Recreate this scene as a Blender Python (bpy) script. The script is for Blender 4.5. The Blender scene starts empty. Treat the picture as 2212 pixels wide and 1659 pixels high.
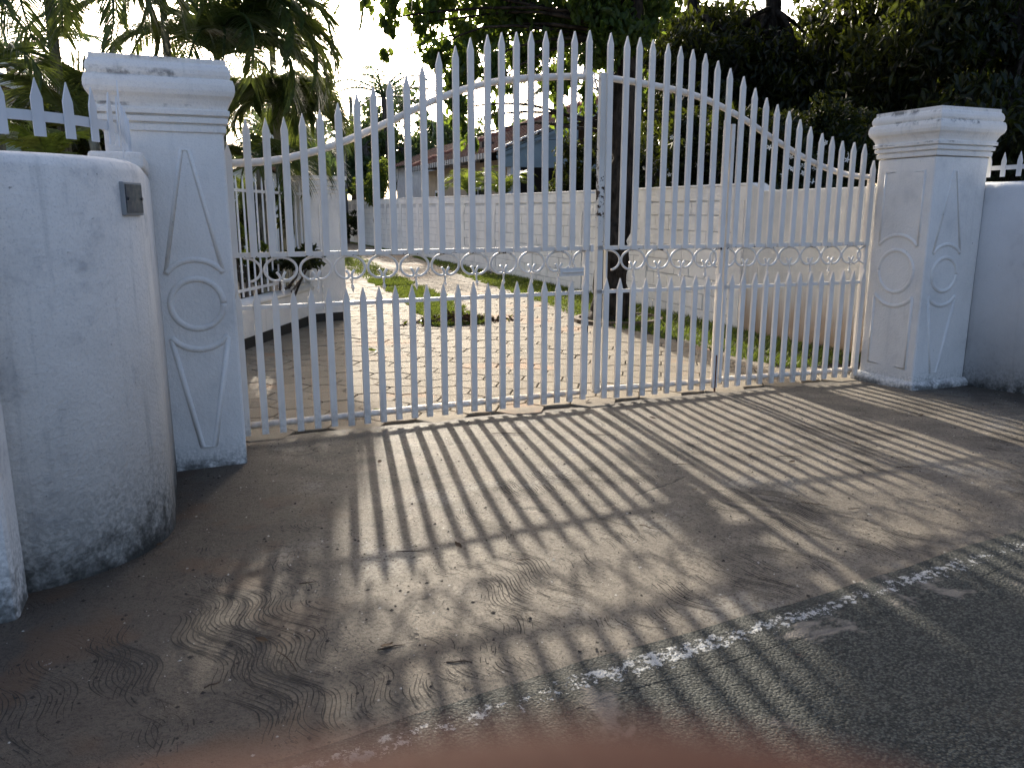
import bpy, math, random
import numpy as np
from mathutils import Vector, Matrix

# ------------------------------------------------------------------ camera, sky, sun, exposure
R = math.radians
scene = bpy.context.scene
HEAD = R(22.3)                       # camera heading, clockwise from +Y (the drive runs along +Y)
PITCH = math.atan(369.5 / 1718.0)    # looking down
CAM = Vector((-0.400, -5.100, 1.400))
cam_data = bpy.data.cameras.new('camera')
cam_data.sensor_width = 6.4          # a phone camera's real sensor, lens and aperture
cam_data.lens = 6.4 * 1718.0 / 2212.0
cam_data.clip_start = 0.004
cam_data.clip_end = 900
cam_data.dof.use_dof = True
cam_data.dof.focus_distance = 6.0
cam_data.dof.aperture_fstop = 1.9
cam = bpy.data.objects.new('camera', cam_data)
scene.collection.objects.link(cam)
cam.location = CAM
cam.rotation_euler = (R(90) - PITCH, 0, -HEAD)
scene.camera = cam

SUN_AZ, SUN_EL = R(10.7), R(18.5)    # azimuth clockwise from +Y
sun_dir = Vector((math.sin(SUN_AZ) * math.cos(SUN_EL), math.cos(SUN_AZ) * math.cos(SUN_EL), math.sin(SUN_EL)))
world = bpy.data.worlds.new('World')
scene.world = world
world.use_nodes = True
wn = world.node_tree
sky = wn.nodes.new('ShaderNodeTexSky')
sky.sky_type = 'NISHITA'
sky.sun_disc = False
sky.sun_elevation = SUN_EL
sky.sun_rotation = SUN_AZ
sky.dust_density = 6.0
sky.air_density = 0.6
sky.ozone_density = 1.0
bg = wn.nodes['Background']
bg.inputs['Strength'].default_value = 0.15
wn.links.new(sky.outputs['Color'], bg.inputs['Color'])
sl = bpy.data.lights.new('sun', 'SUN')
sl.energy = 3.4
sl.angle = R(0.75)
sl.color = (1.0, 0.91, 0.77)
so = bpy.data.objects.new('sun', sl)
scene.collection.objects.link(so)
so.rotation_euler = sun_dir.to_track_quat('Z', 'Y').to_euler()
so.location = (5, 30, 20)
vs = scene.view_settings
vs.view_transform = 'Standard'
vs.look = 'None'
vs.gamma = 1.0
vs.use_curve_mapping = False
vs.exposure = 1.6
scene.cycles.max_bounces = 8
scene.cycles.transparent_max_bounces = 4
scene.cycles.use_denoising = True

rng = random.Random(7)
nrg = np.random.default_rng(11)

# ------------------------------------------------------------------ helpers
CA, SA = math.cos(HEAD), math.sin(HEAD)
CP, SP = math.cos(PITCH), math.sin(PITCH)
C_RIGHT = Vector((CA, -SA, 0))
C_FWD = Vector((SA * CP, CA * CP, -SP))
C_UP = C_RIGHT.cross(C_FWD)


def at(x, y, depth):
    """world point seen at (x, y) of a 2212 x 1659 picture, depth metres in front of the camera"""
    return CAM + (C_FWD + C_RIGHT * ((x - 1106.0) / 1718.0) - C_UP * ((y - 829.5) / 1718.0)) * depth


def link(o, parent=None):
    scene.collection.objects.link(o)
    if parent is not None:
        o.parent = parent
    return o


def tag(o, label=None, cat=None, group=None, kind=None):
    if label:
        o['label'] = label
    if cat:
        o['category'] = cat
    if group:
        o['group'] = group
    if kind:
        o['kind'] = kind
    return o


def empty(name, loc=(0, 0, 0), rz=0.0):
    o = bpy.data.objects.new(name, None)
    o.empty_display_size = 0.1
    o.location = loc
    o.rotation_euler = (0, 0, rz)
    return link(o)


def place(name, mesh, parent=None, loc=None, rot=None, scale=None):
    o = bpy.data.objects.new(name, mesh)
    if loc is not None:
        o.location = loc
    if rot is not None:
        o.rotation_euler = rot
    if scale is not None:
        o.scale = scale
    return link(o, parent)


class MB:
    def __init__(self):
        self.v, self.f = [], []

    def quadbox(self, pts8):
        b = len(self.v)
        self.v += [tuple(p) for p in pts8]
        for q in ((0, 3, 2, 1), (4, 5, 6, 7), (0, 1, 5, 4), (1, 2, 6, 5), (2, 3, 7, 6), (3, 0, 4, 7)):
            self.f.append(tuple(b + i for i in q))
        return self

    def box(self, x0, x1, y0, y1, z0, z1):
        return self.quadbox([(x0, y0, z0), (x1, y0, z0), (x1, y1, z0), (x0, y1, z0),
                             (x0, y0, z1), (x1, y0, z1), (x1, y1, z1), (x0, y1, z1)])

    def beam(self, a, b, w, h, up=(0, 0, 1)):
        """a box from a to b, w wide (sideways), h high"""
        a, b = Vector(a), Vector(b)
        d = (b - a).normalized()
        s = d.cross(Vector(up)).normalized()
        u = s.cross(d)
        s *= w / 2
        u *= h / 2
        return self.quadbox([a - s - u, a + s - u, b + s - u, b - s - u, a - s + u, a + s + u, b + s + u, b - s + u])

    def prism(self, poly, y0, y1, axis='y'):
        """poly: list of (a, z); extruded along axis from y0 to y1"""
        n, b = len(poly), len(self.v)
        for yy in (y0, y1):
            for (a, z) in poly:
                self.v.append((a, yy, z) if axis == 'y' else (yy, a, z) if axis == 'x' else (a, z, yy))
        self.f.append(tuple(range(b, b + n)))
        self.f.append(tuple(range(b + 2 * n - 1, b + n - 1, -1)))
        for i in range(n):
            j = (i + 1) % n
            self.f.append((b + i, b + n + i, b + n + j, b + j))
        return self

    def rings(self, ring_list, cap=True, closed_v=True):
        n = len(ring_list[0])
        b = len(self.v)
        for r in ring_list:
            self.v += [tuple(p) for p in r]
        for k in range(len(ring_list) - 1):
            for i in range(n if closed_v else n - 1):
                j = (i + 1) % n
                self.f.append((b + k * n + i, b + k * n + j, b + (k + 1) * n + j, b + (k + 1) * n + i))
        if cap:
            self.f.append(tuple(b + i for i in range(n - 1, -1, -1)))
            e = b + (len(ring_list) - 1) * n
            self.f.append(tuple(e + i for i in range(n)))
        return self

    def tube(self, path, rad, n=8, cap=True, squash=None, twist=0.0):
        path = [Vector(p) for p in path]
        if not hasattr(rad, '__len__'):
            rad = [rad] * len(path)
        rings = []
        prev = None
        for i, p in enumerate(path):
            d = (path[min(i + 1, len(path) - 1)] - path[max(i - 1, 0)])
            if d.length < 1e-9:
                d = Vector((0, 0, 1))
            d.normalize()
            if prev is None:
                ref = Vector((0, 0, 1)) if abs(d.z) < 0.9 else Vector((1, 0, 0))
                s = d.cross(ref).normalized()
            else:
                s = (prev - d * prev.dot(d))
                s = s.normalized() if s.length > 1e-6 else d.orthogonal().normalized()
            prev = s
            u = d.cross(s)
            r = rad[i]
            ring = []
            for k in range(n):
                a = 2 * math.pi * (k + 0.5) / n + twist * i
                ring.append(p + s * (math.cos(a) * r) + u * (math.sin(a) * r))
            rings.append(ring)
        return self.rings(rings, cap)

    def mesh(self, name, mat, smooth=False):
        me = bpy.data.meshes.new(name)
        me.from_pydata([tuple(p) for p in self.v], [], self.f)
        if mat is not None:
            me.materials.append(mat)
        if smooth:
            me.polygons.foreach_set('use_smooth', [True] * len(me.polygons))
        me.update()
        return me

    def build(self, name, mat, parent=None, smooth=False, bevel=None, loc=None, rot=None):
        o = place(name, self.mesh(name, mat, smooth), parent, loc, rot)
        if bevel:
            bv = o.modifiers.new('bevel', 'BEVEL')
            bv.width = bevel
            bv.segments = 2
            bv.limit_method = 'ANGLE'
            bv.angle_limit = R(35)
        return o


def np_mesh(name, verts, tris, mat):
    """verts (n,3), tris (m,k) arrays -> mesh"""
    me = bpy.data.meshes.new(name)
    verts = np.asarray(verts, dtype=np.float32)
    tris = np.asarray(tris, dtype=np.int32)
    k = tris.shape[1]
    me.vertices.add(len(verts))
    me.vertices.foreach_set('co', verts.ravel())
    me.loops.add(tris.size)
    me.loops.foreach_set('vertex_index', tris.ravel())
    me.polygons.add(len(tris))
    me.polygons.foreach_set('loop_start', np.arange(0, tris.size, k, dtype=np.int32))
    me.materials.append(mat)
    me.update(calc_edges=True)
    return me


# ------------------------------------------------------------------ material helpers
class NT:
    def __init__(self, name):
        self.m = bpy.data.materials.new(name)
        self.m.use_nodes = True
        self.t = self.m.node_tree
        self.t.nodes.clear()
        self.out = self.t.nodes.new('ShaderNodeOutputMaterial')
        self._pos = None

    def node(self, typ, **kw):
        n = self.t.nodes.new(typ)
        for k, v in kw.items():
            setattr(n, k, v)
        return n

    def put(self, sock, val):
        if isinstance(val, bpy.types.NodeSocket):
            self.t.links.new(val, sock)
        elif hasattr(val, '__len__') and sock.type == 'RGBA' and len(val) == 3:
            sock.default_value = (*val, 1)
        else:
            sock.default_value = val

    def pos(self):
        if self._pos is None:
            self._pos = self.node('ShaderNodeNewGeometry').outputs['Position']
        return self._pos

    def objc(self):
        return self.node('ShaderNodeTexCoord').outputs['Object']

    def sep(self, v):
        n = self.node('ShaderNodeSeparateXYZ')
        self.put(n.inputs[0], v)
        return n.outputs

    def comb(self, x, y, z):
        n = self.node('ShaderNodeCombineXYZ')
        for i, a in enumerate((x, y, z)):
            self.put(n.inputs[i], a)
        return n.outputs[0]

    def scale(self, v, s):
        n = self.node('ShaderNodeMapping')
        self.put(n.inputs['Vector'], v)
        n.inputs['Scale'].default_value = s
        return n.outputs[0]

    def noise(self, scale, detail=4.0, rough=0.55, vec=None, dist=0.0):
        n = self.node('ShaderNodeTexNoise')
        self.put(n.inputs['Vector'], vec if vec is not None else self.pos())
        n.inputs['Scale'].default_value = scale
        n.inputs['Detail'].default_value = detail
        n.inputs['Roughness'].default_value = rough
        n.inputs['Distortion'].default_value = dist
        return n.outputs['Fac']

    def voro(self, scale, vec=None, feature='F1', out='Distance', rand=1.0):
        n = self.node('ShaderNodeTexVoronoi', feature=feature)
        self.put(n.inputs['Vector'], vec if vec is not None else self.pos())
        n.inputs['Scale'].default_value = scale
        n.inputs['Randomness'].default_value = rand
        return n.outputs[out]

    def math(self, op, a, b=0.0, c=0.0, clamp=False):
        n = self.node('ShaderNodeMath', operation=op, use_clamp=clamp)
        self.put(n.inputs[0], a)
        self.put(n.inputs[1], b)
        self.put(n.inputs[2], c)
        return n.outputs[0]

    def ss(self, v, lo, hi):
        """smooth step from lo to hi"""
        n = self.node('ShaderNodeMapRange', interpolation_type='SMOOTHSTEP')
        self.put(n.inputs['Value'], v)
        self.put(n.inputs['From Min'], lo)
        self.put(n.inputs['From Max'], hi)
        return n.outputs[0]

    def mix(self, fac, a, b, mode='MIX'):
        n = self.node('ShaderNodeMix', data_type='RGBA', blend_type=mode)
        self.put(n.inputs[0], fac)
        self.put(n.inputs[6], a)
        self.put(n.inputs[7], b)
        return n.outputs[2]

    def bump(self, h, strength=0.3, dist=0.01, normal=None):
        n = self.node('ShaderNodeBump')
        self.put(n.inputs['Height'], h)
        n.inputs['Strength'].default_value = strength
        n.inputs['Distance'].default_value = dist
        if normal is not None:
            self.put(n.inputs['Normal'], normal)
        return n.outputs[0]

    def rand(self):
        return self.node('ShaderNodeObjectInfo').outputs['Random']

    def surf(self, color, rough=0.8, normal=None, spec=0.3, metal=0.0):
        p = self.node('ShaderNodeBsdfPrincipled')
        self.put(p.inputs['Base Color'], color)
        self.put(p.inputs['Roughness'], rough)
        self.put(p.inputs['Specular IOR Level'], spec)
        self.put(p.inputs['Metallic'], metal)
        if normal is not None:
            self.put(p.inputs['Normal'], normal)
        self.t.links.new(p.outputs[0], self.out.inputs[0])
        return self.m

    def leaf(self, color, trans, rough=0.45, tfac=0.4, spec=0.35):
        p = self.node('ShaderNodeBsdfPrincipled')
        self.put(p.inputs['Base Color'], color)
        p.inputs['Roughness'].default_value = rough
        p.inputs['Specular IOR Level'].default_value = spec * 0.7
        tr = self.node('ShaderNodeBsdfTranslucent')
        self.put(tr.inputs['Color'], trans)
        mx = self.node('ShaderNodeMixShader')
        mx.inputs[0].default_value = tfac
        self.t.links.new(p.outputs[0], mx.inputs[1])
        self.t.links.new(tr.outputs[0], mx.inputs[2])
        self.t.links.new(mx.outputs[0], self.out.inputs[0])
        return self.m


def plaster(name, base=(0.79, 0.765, 0.72), mould=1.0, zoff=0.0, zslope=0.0, brown=0.0, mh=0.42, blotch=0.5, streak=0.6, ledges=()):
    """white limewashed plaster with weather streaks and mould creeping up from the ground"""
    t = NT(name)
    x, y, z = t.sep(t.pos())
    hgt = t.math('SUBTRACT', t.math('SUBTRACT', z, zoff), t.math('MULTIPLY', y, zslope))
    n1 = t.noise(2.2, 5, 0.6)
    n2 = t.noise(14, 5, 0.65)
    n3 = t.noise(55, 4, 0.6)
    col = t.mix(t.ss(n1, 0.35, 0.7), base, tuple(c * 0.88 for c in base))
    # grey blotches of old dirt
    bl = t.math('MULTIPLY', t.ss(t.math('ADD', t.math('MULTIPLY', n1, 0.6), t.math('MULTIPLY', n2, 0.4)), 0.52, 0.68), blotch)
    col = t.mix(t.math('MULTIPLY', bl, 0.6), col, (0.27, 0.285, 0.31))
    # gritty speckle of rough render
    col = t.mix(t.math('MULTIPLY', t.ss(t.noise(130, 4, 0.7), 0.5, 0.72), 0.22 + 0.25 * blotch), col, (0.36, 0.37, 0.40))
    # long vertical streaks under the coping
    st = t.noise(1.0, 5, 0.6, vec=t.scale(t.pos(), (16, 16, 1.1)))
    col = t.mix(t.math('MULTIPLY', t.ss(st, 0.54, 0.74), 0.38 * streak), col, (0.33, 0.34, 0.34))
    # black specks
    sp = t.math('MULTIPLY', t.ss(n3, 0.66, 0.74), t.ss(n2, 0.5, 0.6))
    col = t.mix(t.math('MULTIPLY', sp, 0.75 * mould), col, (0.12, 0.12, 0.11))
    # mould at the foot
    edge = t.math('ADD', hgt, t.math('MULTIPLY', t.math('SUBTRACT', n2, 0.5), 0.55 * mh))
    edge = t.math('ADD', edge, t.math('MULTIPLY', t.math('SUBTRACT', n1, 0.5), 0.9 * mh))
    soft = t.math('SUBTRACT', 1.0, t.ss(edge, 0.0, mh))
    hard = t.math('SUBTRACT', 1.0, t.ss(edge, 0.0, mh * 0.36))
    grit = t.ss(n3, 0.38, 0.62)
    col = t.mix(t.math('MULTIPLY', t.math('MULTIPLY', soft, grit), 0.55 * mould), col, (0.15, 0.16, 0.145))
    col = t.mix(t.math('MULTIPLY', t.math('MULTIPLY', hard, t.ss(t.noise(9, 4, 0.6), 0.36, 0.55)), 0.85 * mould), col, (0.045, 0.045, 0.036))
    for (zl, zh) in ledges:
        near_l = t.math('SUBTRACT', 1.0, t.ss(t.math('ABSOLUTE', t.math('SUBTRACT', z, zl)), 0.004, zh))
        lm = t.math('MULTIPLY', near_l, t.ss(t.math('ADD', t.math('MULTIPLY', n2, 0.5), t.math('MULTIPLY', t.noise(4.0, 4, 0.6), 0.5)), 0.50, 0.60))
        col = t.mix(t.math('MULTIPLY', lm, 0.75), col, (0.10, 0.10, 0.10))
    if brown:
        br = t.math('SUBTRACT', 1.0, t.ss(t.math('ADD', hgt, t.math('MULTIPLY', t.math('SUBTRACT', st, 0.5), 0.9)), 0.05, 0.75))
        col = t.mix(t.math('MULTIPLY', br, brown), col, (0.36, 0.21, 0.10))
    nrm = t.bump(t.math('ADD', t.math('MULTIPLY', n3, 0.9), n2), 0.55, 0.008)
    return t.surf(col, 0.9, nrm, 0.2)


def paint(name, base, chips=0.5, rough=0.5, z_chip=None, rust=(0.05, 0.032, 0.022)):
    t = NT(name)
    n1 = t.noise(3.0, 4, 0.6)
    n2 = t.noise(22, 6, 0.7)
    n3 = t.noise(70, 3, 0.6)
    col = t.mix(t.ss(n1, 0.3, 0.75), base, tuple(c * 0.86 for c in base))
    col = t.mix(t.math('MULTIPLY', t.ss(t.noise(1.0, 4, 0.6, vec=t.scale(t.pos(), (30, 30, 2.2))), 0.5, 0.75), 0.22), col, (0.36, 0.33, 0.28))
    gz_ = t.sep(t.pos())[2]
    dirt = t.math('MULTIPLY', t.math('SUBTRACT', 1.0, t.ss(gz_, 0.02, 0.26)), t.ss(n2, 0.38, 0.62))
    col = t.mix(t.math('MULTIPLY', dirt, 0.45), col, (0.22, 0.16, 0.10))
    th = 0.80 - 0.22 * chips
    m = t.math('ADD', t.math('MULTIPLY', n2, 0.8), t.math('MULTIPLY', n3, 0.2))
    if z_chip:
        z = t.sep(t.pos())[2]
        near = t.math('SUBTRACT', 1.0, t.ss(t.math('ABSOLUTE', t.math('SUBTRACT', z, z_chip[0])), 0.0, z_chip[1]))
        m = t.math('ADD', m, t.math('MULTIPLY', near, 0.17))
    ch = t.ss(m, th, th + 0.012)
    col = t.mix(ch, col, rust)
    hgt = t.math('ADD', t.math('MULTIPLY', n3, 0.25), t.math('MULTIPLY', ch, -0.6))
    return t.surf(col, t.math('ADD', rough, t.math('MULTIPLY', ch, 0.35)), t.bump(hgt, 0.3, 0.002), 0.4)


def plain(name, col, rough=0.7, var=0.15, scale=6.0, spec=0.3, metal=0.0, bump=0.0):
    t = NT(name)
    n = t.noise(scale, 5, 0.6)
    c = t.mix(t.ss(n, 0.3, 0.7), col, tuple(a * (1 - var) for a in col))
    nr = t.bump(t.noise(scale * 6, 4, 0.6), bump, 0.004) if bump else None
    return t.surf(c, rough, nr, spec, metal)


def leafmat(name, col, trans, tfac=0.4, rough=0.42, vscale=3.0, yellow=0.15):
    t = NT(name)
    n = t.noise(vscale, 2, 0.5)
    f = t.noise(vscale * 9, 1, 0.5)
    c = t.mix(t.ss(f, 0.3, 0.7), tuple(a * 0.65 for a in col), tuple(a * 1.3 for a in col))
    c = t.mix(t.math('MULTIPLY', t.ss(n, 0.55, 0.75), yellow), c, (0.22, 0.17, 0.03))
    tc = t.mix(t.ss(f, 0.3, 0.7), tuple(a * 0.7 for a in trans), tuple(a * 1.25 for a in trans))
    return t.leaf(c, tc, rough, tfac)


def bark(name, col=(0.10, 0.085, 0.07)):
    t = NT(name)
    n = t.noise(1.0, 6, 0.65, vec=t.scale(t.pos(), (14, 14, 3.5)))
    n2 = t.noise(5, 4, 0.6)
    c = t.mix(t.ss(n, 0.35, 0.65), tuple(a * 0.25 for a in col), tuple(a * 1.15 for a in col))
    c = t.mix(t.math('MULTIPLY', t.ss(n2, 0.5, 0.7), 0.5), c, tuple(a * 1.3 + 0.01 for a in col))
    return t.surf(c, 0.95, t.bump(n, 0.8, 0.02), 0.1)


M = {}
M['wall_l'] = plaster('limewash_flank_wall', mould=1.0, zslope=-0.037, mh=0.52, blotch=0.85, streak=1.0)
M['wall_r'] = plaster('limewash_side_wall', base=(0.70, 0.71, 0.72), mould=0.9, zslope=-0.037, mh=0.26, blotch=0.4, streak=0.35)
M['pillar'] = plaster('limewash_pillar', base=(0.81, 0.78, 0.73), mould=0.9, zslope=-0.037, mh=0.17, blotch=0.28, streak=0.3)
M['cap'] = plaster('limewash_cap', base=(0.79, 0.76, 0.71), mould=0.8, zoff=-5, blotch=0.55, streak=0.8, ledges=((2.16, 0.035), (2.075, 0.03), (1.925, 0.012)))
M['drive_wall'] = plaster('limewash_drive_wall', base=(0.82, 0.80, 0.76), mould=0.5, mh=0.16, blotch=0.2, streak=0.12)
M['joint'] = plaster('drive_wall_joint', base=(0.62, 0.615, 0.60), mould=0.5, mh=0.16, blotch=0.2, streak=0.12)  # darker joint plaster: dust, plus shade between the blocks put into the colour
M['near_wall'] = plaster('limewash_near_drive_wall', base=(0.70, 0.68, 0.63), mould=0.5, mh=0.22, blotch=0.2, streak=0.3, brown=0.75)
M['garden_wall'] = plaster('limewash_garden_wall', base=(0.74, 0.73, 0.69), mould=0.25, mh=0.1, blotch=0.3, streak=0.5)
M['gate'] = paint('white_gate_paint', (0.82, 0.765, 0.685), chips=0.34, z_chip=(1.132, 0.03))
M['gate_chip'] = paint('flaking_gate_paint', (0.72, 0.69, 0.63), chips=0.62, z_chip=(1.52, 0.45))
M['fence'] = paint('white_fence_paint', (0.66, 0.68, 0.70), chips=0.25)
M['black'] = plain('black_skirting_paint', (0.018, 0.018, 0.017), 0.6)
M['dark_metal'] = plain('dark_metal', (0.05, 0.05, 0.05), 0.5)
M['grey_metal'] = plain('grey_metal', (0.28, 0.29, 0.29), 0.55)
M['rust'] = plain('rusty_iron', (0.16, 0.06, 0.03), 0.9, 0.4, 40)
M['bark'] = bark('grey_brown_bark')
M['bark_dark'] = bark('dark_bark', (0.036, 0.030, 0.024))
M['palm_bark'] = bark('palm_stem', (0.20, 0.20, 0.16))
M['leaf_mid'] = leafmat('leaf_mid_green', (0.032, 0.060, 0.014), (0.17, 0.24, 0.025), 0.40)
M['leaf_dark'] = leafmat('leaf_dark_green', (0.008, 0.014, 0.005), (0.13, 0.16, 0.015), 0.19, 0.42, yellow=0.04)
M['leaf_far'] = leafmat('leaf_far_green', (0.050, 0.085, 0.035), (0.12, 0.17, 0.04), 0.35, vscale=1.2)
M['leaf_bright'] = leafmat('leaf_bright_green', (0.065, 0.10, 0.018), (0.20, 0.25, 0.03), 0.42, yellow=0.35)
M['frond'] = leafmat('palm_frond', (0.040, 0.072, 0.026), (0.17, 0.21, 0.035), 0.32, 0.35, 2.0, 0.35)
M['frond_far'] = leafmat('far_palm_frond', (0.045, 0.085, 0.045), (0.10, 0.16, 0.05), 0.3, 0.35, 2.0, 0.1)
M['grass'] = leafmat('lawn_grass', (0.060, 0.095, 0.020), (0.14, 0.18, 0.028), 0.38, 0.6, 4.0, 0.55)
M['petal'] = plain('white_petal', (0.75, 0.75, 0.70), 0.6)
M['dry_leaf'] = plain('dry_leaf_brown', (0.10, 0.055, 0.025), 0.8, 0.5, 30)
M['twig'] = plain('twig_brown', (0.07, 0.045, 0.03), 0.9, 0.4, 30)
M['soil'] = plain('garden_soil', (0.12, 0.085, 0.055), 0.95, 0.4, 3, bump=0.5)


def apron_mat():
    t = NT('combed_concrete')
    P = t.pos()
    x, y, z = t.sep(P)
    big = t.noise(0.8, 5, 0.6)
    mid = t.noise(5, 6, 0.65)
    fine = t.noise(60, 6, 0.75)
    grit = t.noise(260, 2, 0.6)
    col = t.mix(t.ss(mid, 0.3, 0.7), (0.285, 0.240, 0.178), (0.172, 0.142, 0.106))
    col = t.mix(t.math('MULTIPLY', t.ss(fine, 0.47, 0.60), 0.60), col, (0.095, 0.080, 0.063))  # dark speckle here and below: grit, with surface micro-shadows put into the colour
    g2 = t.noise(120, 4, 0.75)
    col = t.mix(t.math('MULTIPLY', t.ss(g2, 0.54, 0.64), 0.65), col, (0.065, 0.055, 0.045))
    col = t.mix(t.math('MULTIPLY', t.ss(g2, 0.36, 0.46), 0.0), col, (0.3, 0.3, 0.3))
    col = t.mix(t.math('MULTIPLY', t.ss(grit, 0.62, 0.7), 0.6), col, (0.44, 0.39, 0.30))
    # pale worn patches
    pale = t.math('MULTIPLY', t.ss(t.noise(1.7, 5, 0.6), 0.56, 0.68), 0.6)
    col = t.mix(t.math('MULTIPLY', pale, t.ss(fine, 0.62, 0.42)), col, (0.36, 0.335, 0.29))
    # comb marks: wavy grooves drawn with a rake, only in the lower band
    nx = t.noise(0.9, 2, 0.5)
    ph = t.math('ADD', t.math('MULTIPLY', y, 17.0), t.math('MULTIPLY', x, 3.0))
    ph = t.math('ADD', ph, t.math('MULTIPLY', nx, 14.0))
    wob = t.math('ADD', t.math('MULTIPLY', t.math('SINE', ph), 0.034), t.math('MULTIPLY', t.math('SUBTRACT', t.noise(3.0, 2, 0.5), 0.5), 0.16))
    u = t.math('ADD', t.math('ADD', x, t.math('MULTIPLY', y, 0.50)), wob)
    wav = t.math('SINE', t.math('ADD', t.math('MULTIPLY', u, 300.0), t.math('MULTIPLY', t.noise(7, 3, 0.6), 9.0)))
    wav2 = t.math('MULTIPLY', t.math('SUBTRACT', t.noise(30, 5, 0.75), 0.5), 5.0)
    groove = t.ss(t.math('ADD', wav, wav2), 0.55, 1.0)
    band_edge = t.math('ADD', t.math('MULTIPLY', x, 0.26), -1.80)
    band_edge = t.math('ADD', band_edge, t.math('MULTIPLY', t.math('SUBTRACT', mid, 0.5), 0.25))
    band = t.math('SUBTRACT', 1.0, t.ss(y, t.math('SUBTRACT', band_edge, 0.06), t.math('ADD', band_edge, 0.06)))
    patch = t.math('ADD', 0.10, t.math('MULTIPLY', t.ss(t.noise(2.4, 5, 0.7), 0.47, 0.60), 0.90))
    gm = t.math('MULTIPLY', t.math('MULTIPLY', t.math('MULTIPLY', groove, band), patch), 0.4)
    col = t.mix(t.math('MULTIPLY', gm, 0.72), col, (0.075, 0.060, 0.050))
    # horizontal trowel scratches in the upper band
    scr = t.noise(1.0, 5, 0.7, vec=t.scale(P, (7, 60, 7)))
    sm = t.math('MULTIPLY', t.ss(scr, 0.60, 0.70), t.math('SUBTRACT', 1.0, band))
    col = t.mix(t.math('MULTIPLY', sm, 0.5), col, (0.13, 0.105, 0.085))
    # short dark flecks everywhere
    fv = t.noise(1.0, 4, 0.7, vec=t.scale(t.comb(t.math('ADD', x, t.math('MULTIPLY', y, 0.2)), y, 0.0), (38, 95, 1)))
    fl_ = t.math('MULTIPLY', t.ss(fv, 0.60, 0.68), t.math('ADD', 0.35, t.math('MULTIPLY', t.ss(mid, 0.4, 0.6), 0.65)))
    col = t.mix(t.math('MULTIPLY', fl_, 0.7), col, (0.06, 0.05, 0.042))
    # mould and silt washed against the flank wall and pillar
    d = t.math('ADD', x, t.math('MULTIPLY', t.math('SUBTRACT', big, 0.5), 1.8))
    d = t.math('ADD', d, t.math('MULTIPLY', t.math('SUBTRACT', mid, 0.5), 0.9))
    dl = t.math('SUBTRACT', 1.0, t.ss(d, -0.75, 0.55))
    col = t.mix(t.math('MULTIPLY', dl, 0.60), col, (0.072, 0.054, 0.041))
    silt = t.math('MULTIPLY', dl, t.ss(t.noise(2.6, 3, 0.5), 0.50, 0.60))
    col = t.mix(t.math('MULTIPLY', silt, 0.75), col, (0.15, 0.095, 0.058))
    chipw = t.math('MULTIPLY', t.ss(t.noise(9, 5, 0.75), 0.69, 0.715), dl)
    col = t.mix(chipw, col, (0.55, 0.52, 0.48))
    # dark foot along the far flank wall and rusty red smears by the road edge
    dr = t.ss(t.math('ADD', x, t.math('MULTIPLY', t.math('SUBTRACT', mid, 0.5), 0.8)), 4.7, 5.4)
    col = t.mix(t.math('MULTIPLY', dr, 0.7), col, (0.055, 0.048, 0.042))
    # damp dark joint at the gate threshold
    th = t.ss(t.math('ADD', y, t.math('MULTIPLY', t.math('SUBTRACT', t.noise(9, 4, 0.6), 0.5), 0.12)), -0.10, -0.035)
    col = t.mix(t.math('MULTIPLY', th, 0.72), col, (0.055, 0.048, 0.042))
    # cracks
    wv = t.math('MULTIPLY', t.math('SUBTRACT', t.noise(6, 4, 0.6), 0.5), 0.25)
    cx = t.math('ADD', x, wv)
    cy = t.math('ADD', y, wv)
    ck = t.voro(0.75, vec=t.comb(cx, cy, 0.0), feature='DISTANCE_TO_EDGE')
    cr = t.math('MULTIPLY', t.math('SUBTRACT', 1.0, t.ss(ck, 0.002, 0.009)), t.ss(t.noise(1.3, 2, 0.5), 0.60, 0.66))
    col = t.mix(t.math('MULTIPLY', cr, 0.6), col, (0.04, 0.035, 0.03))
    h = t.math('ADD', t.math('MULTIPLY', fine, 0.8), t.math('MULTIPLY', grit, 0.35))
    h = t.math('ADD', h, t.math('MULTIPLY', gm, -1.1))
    h = t.math('ADD', h, t.math('MULTIPLY', t.math('ADD', sm, fl_), -0.7))
    h = t.math('ADD', h, t.math('MULTIPLY', cr, -1.5))
    return t.surf(col, t.math('ADD', 0.58, t.math('MULTIPLY', fine, 0.35)), t.bump(t.math('ADD', h, t.math('MULTIPLY', g2, 0.8)), 1.0, 0.014), 0.3)


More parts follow.
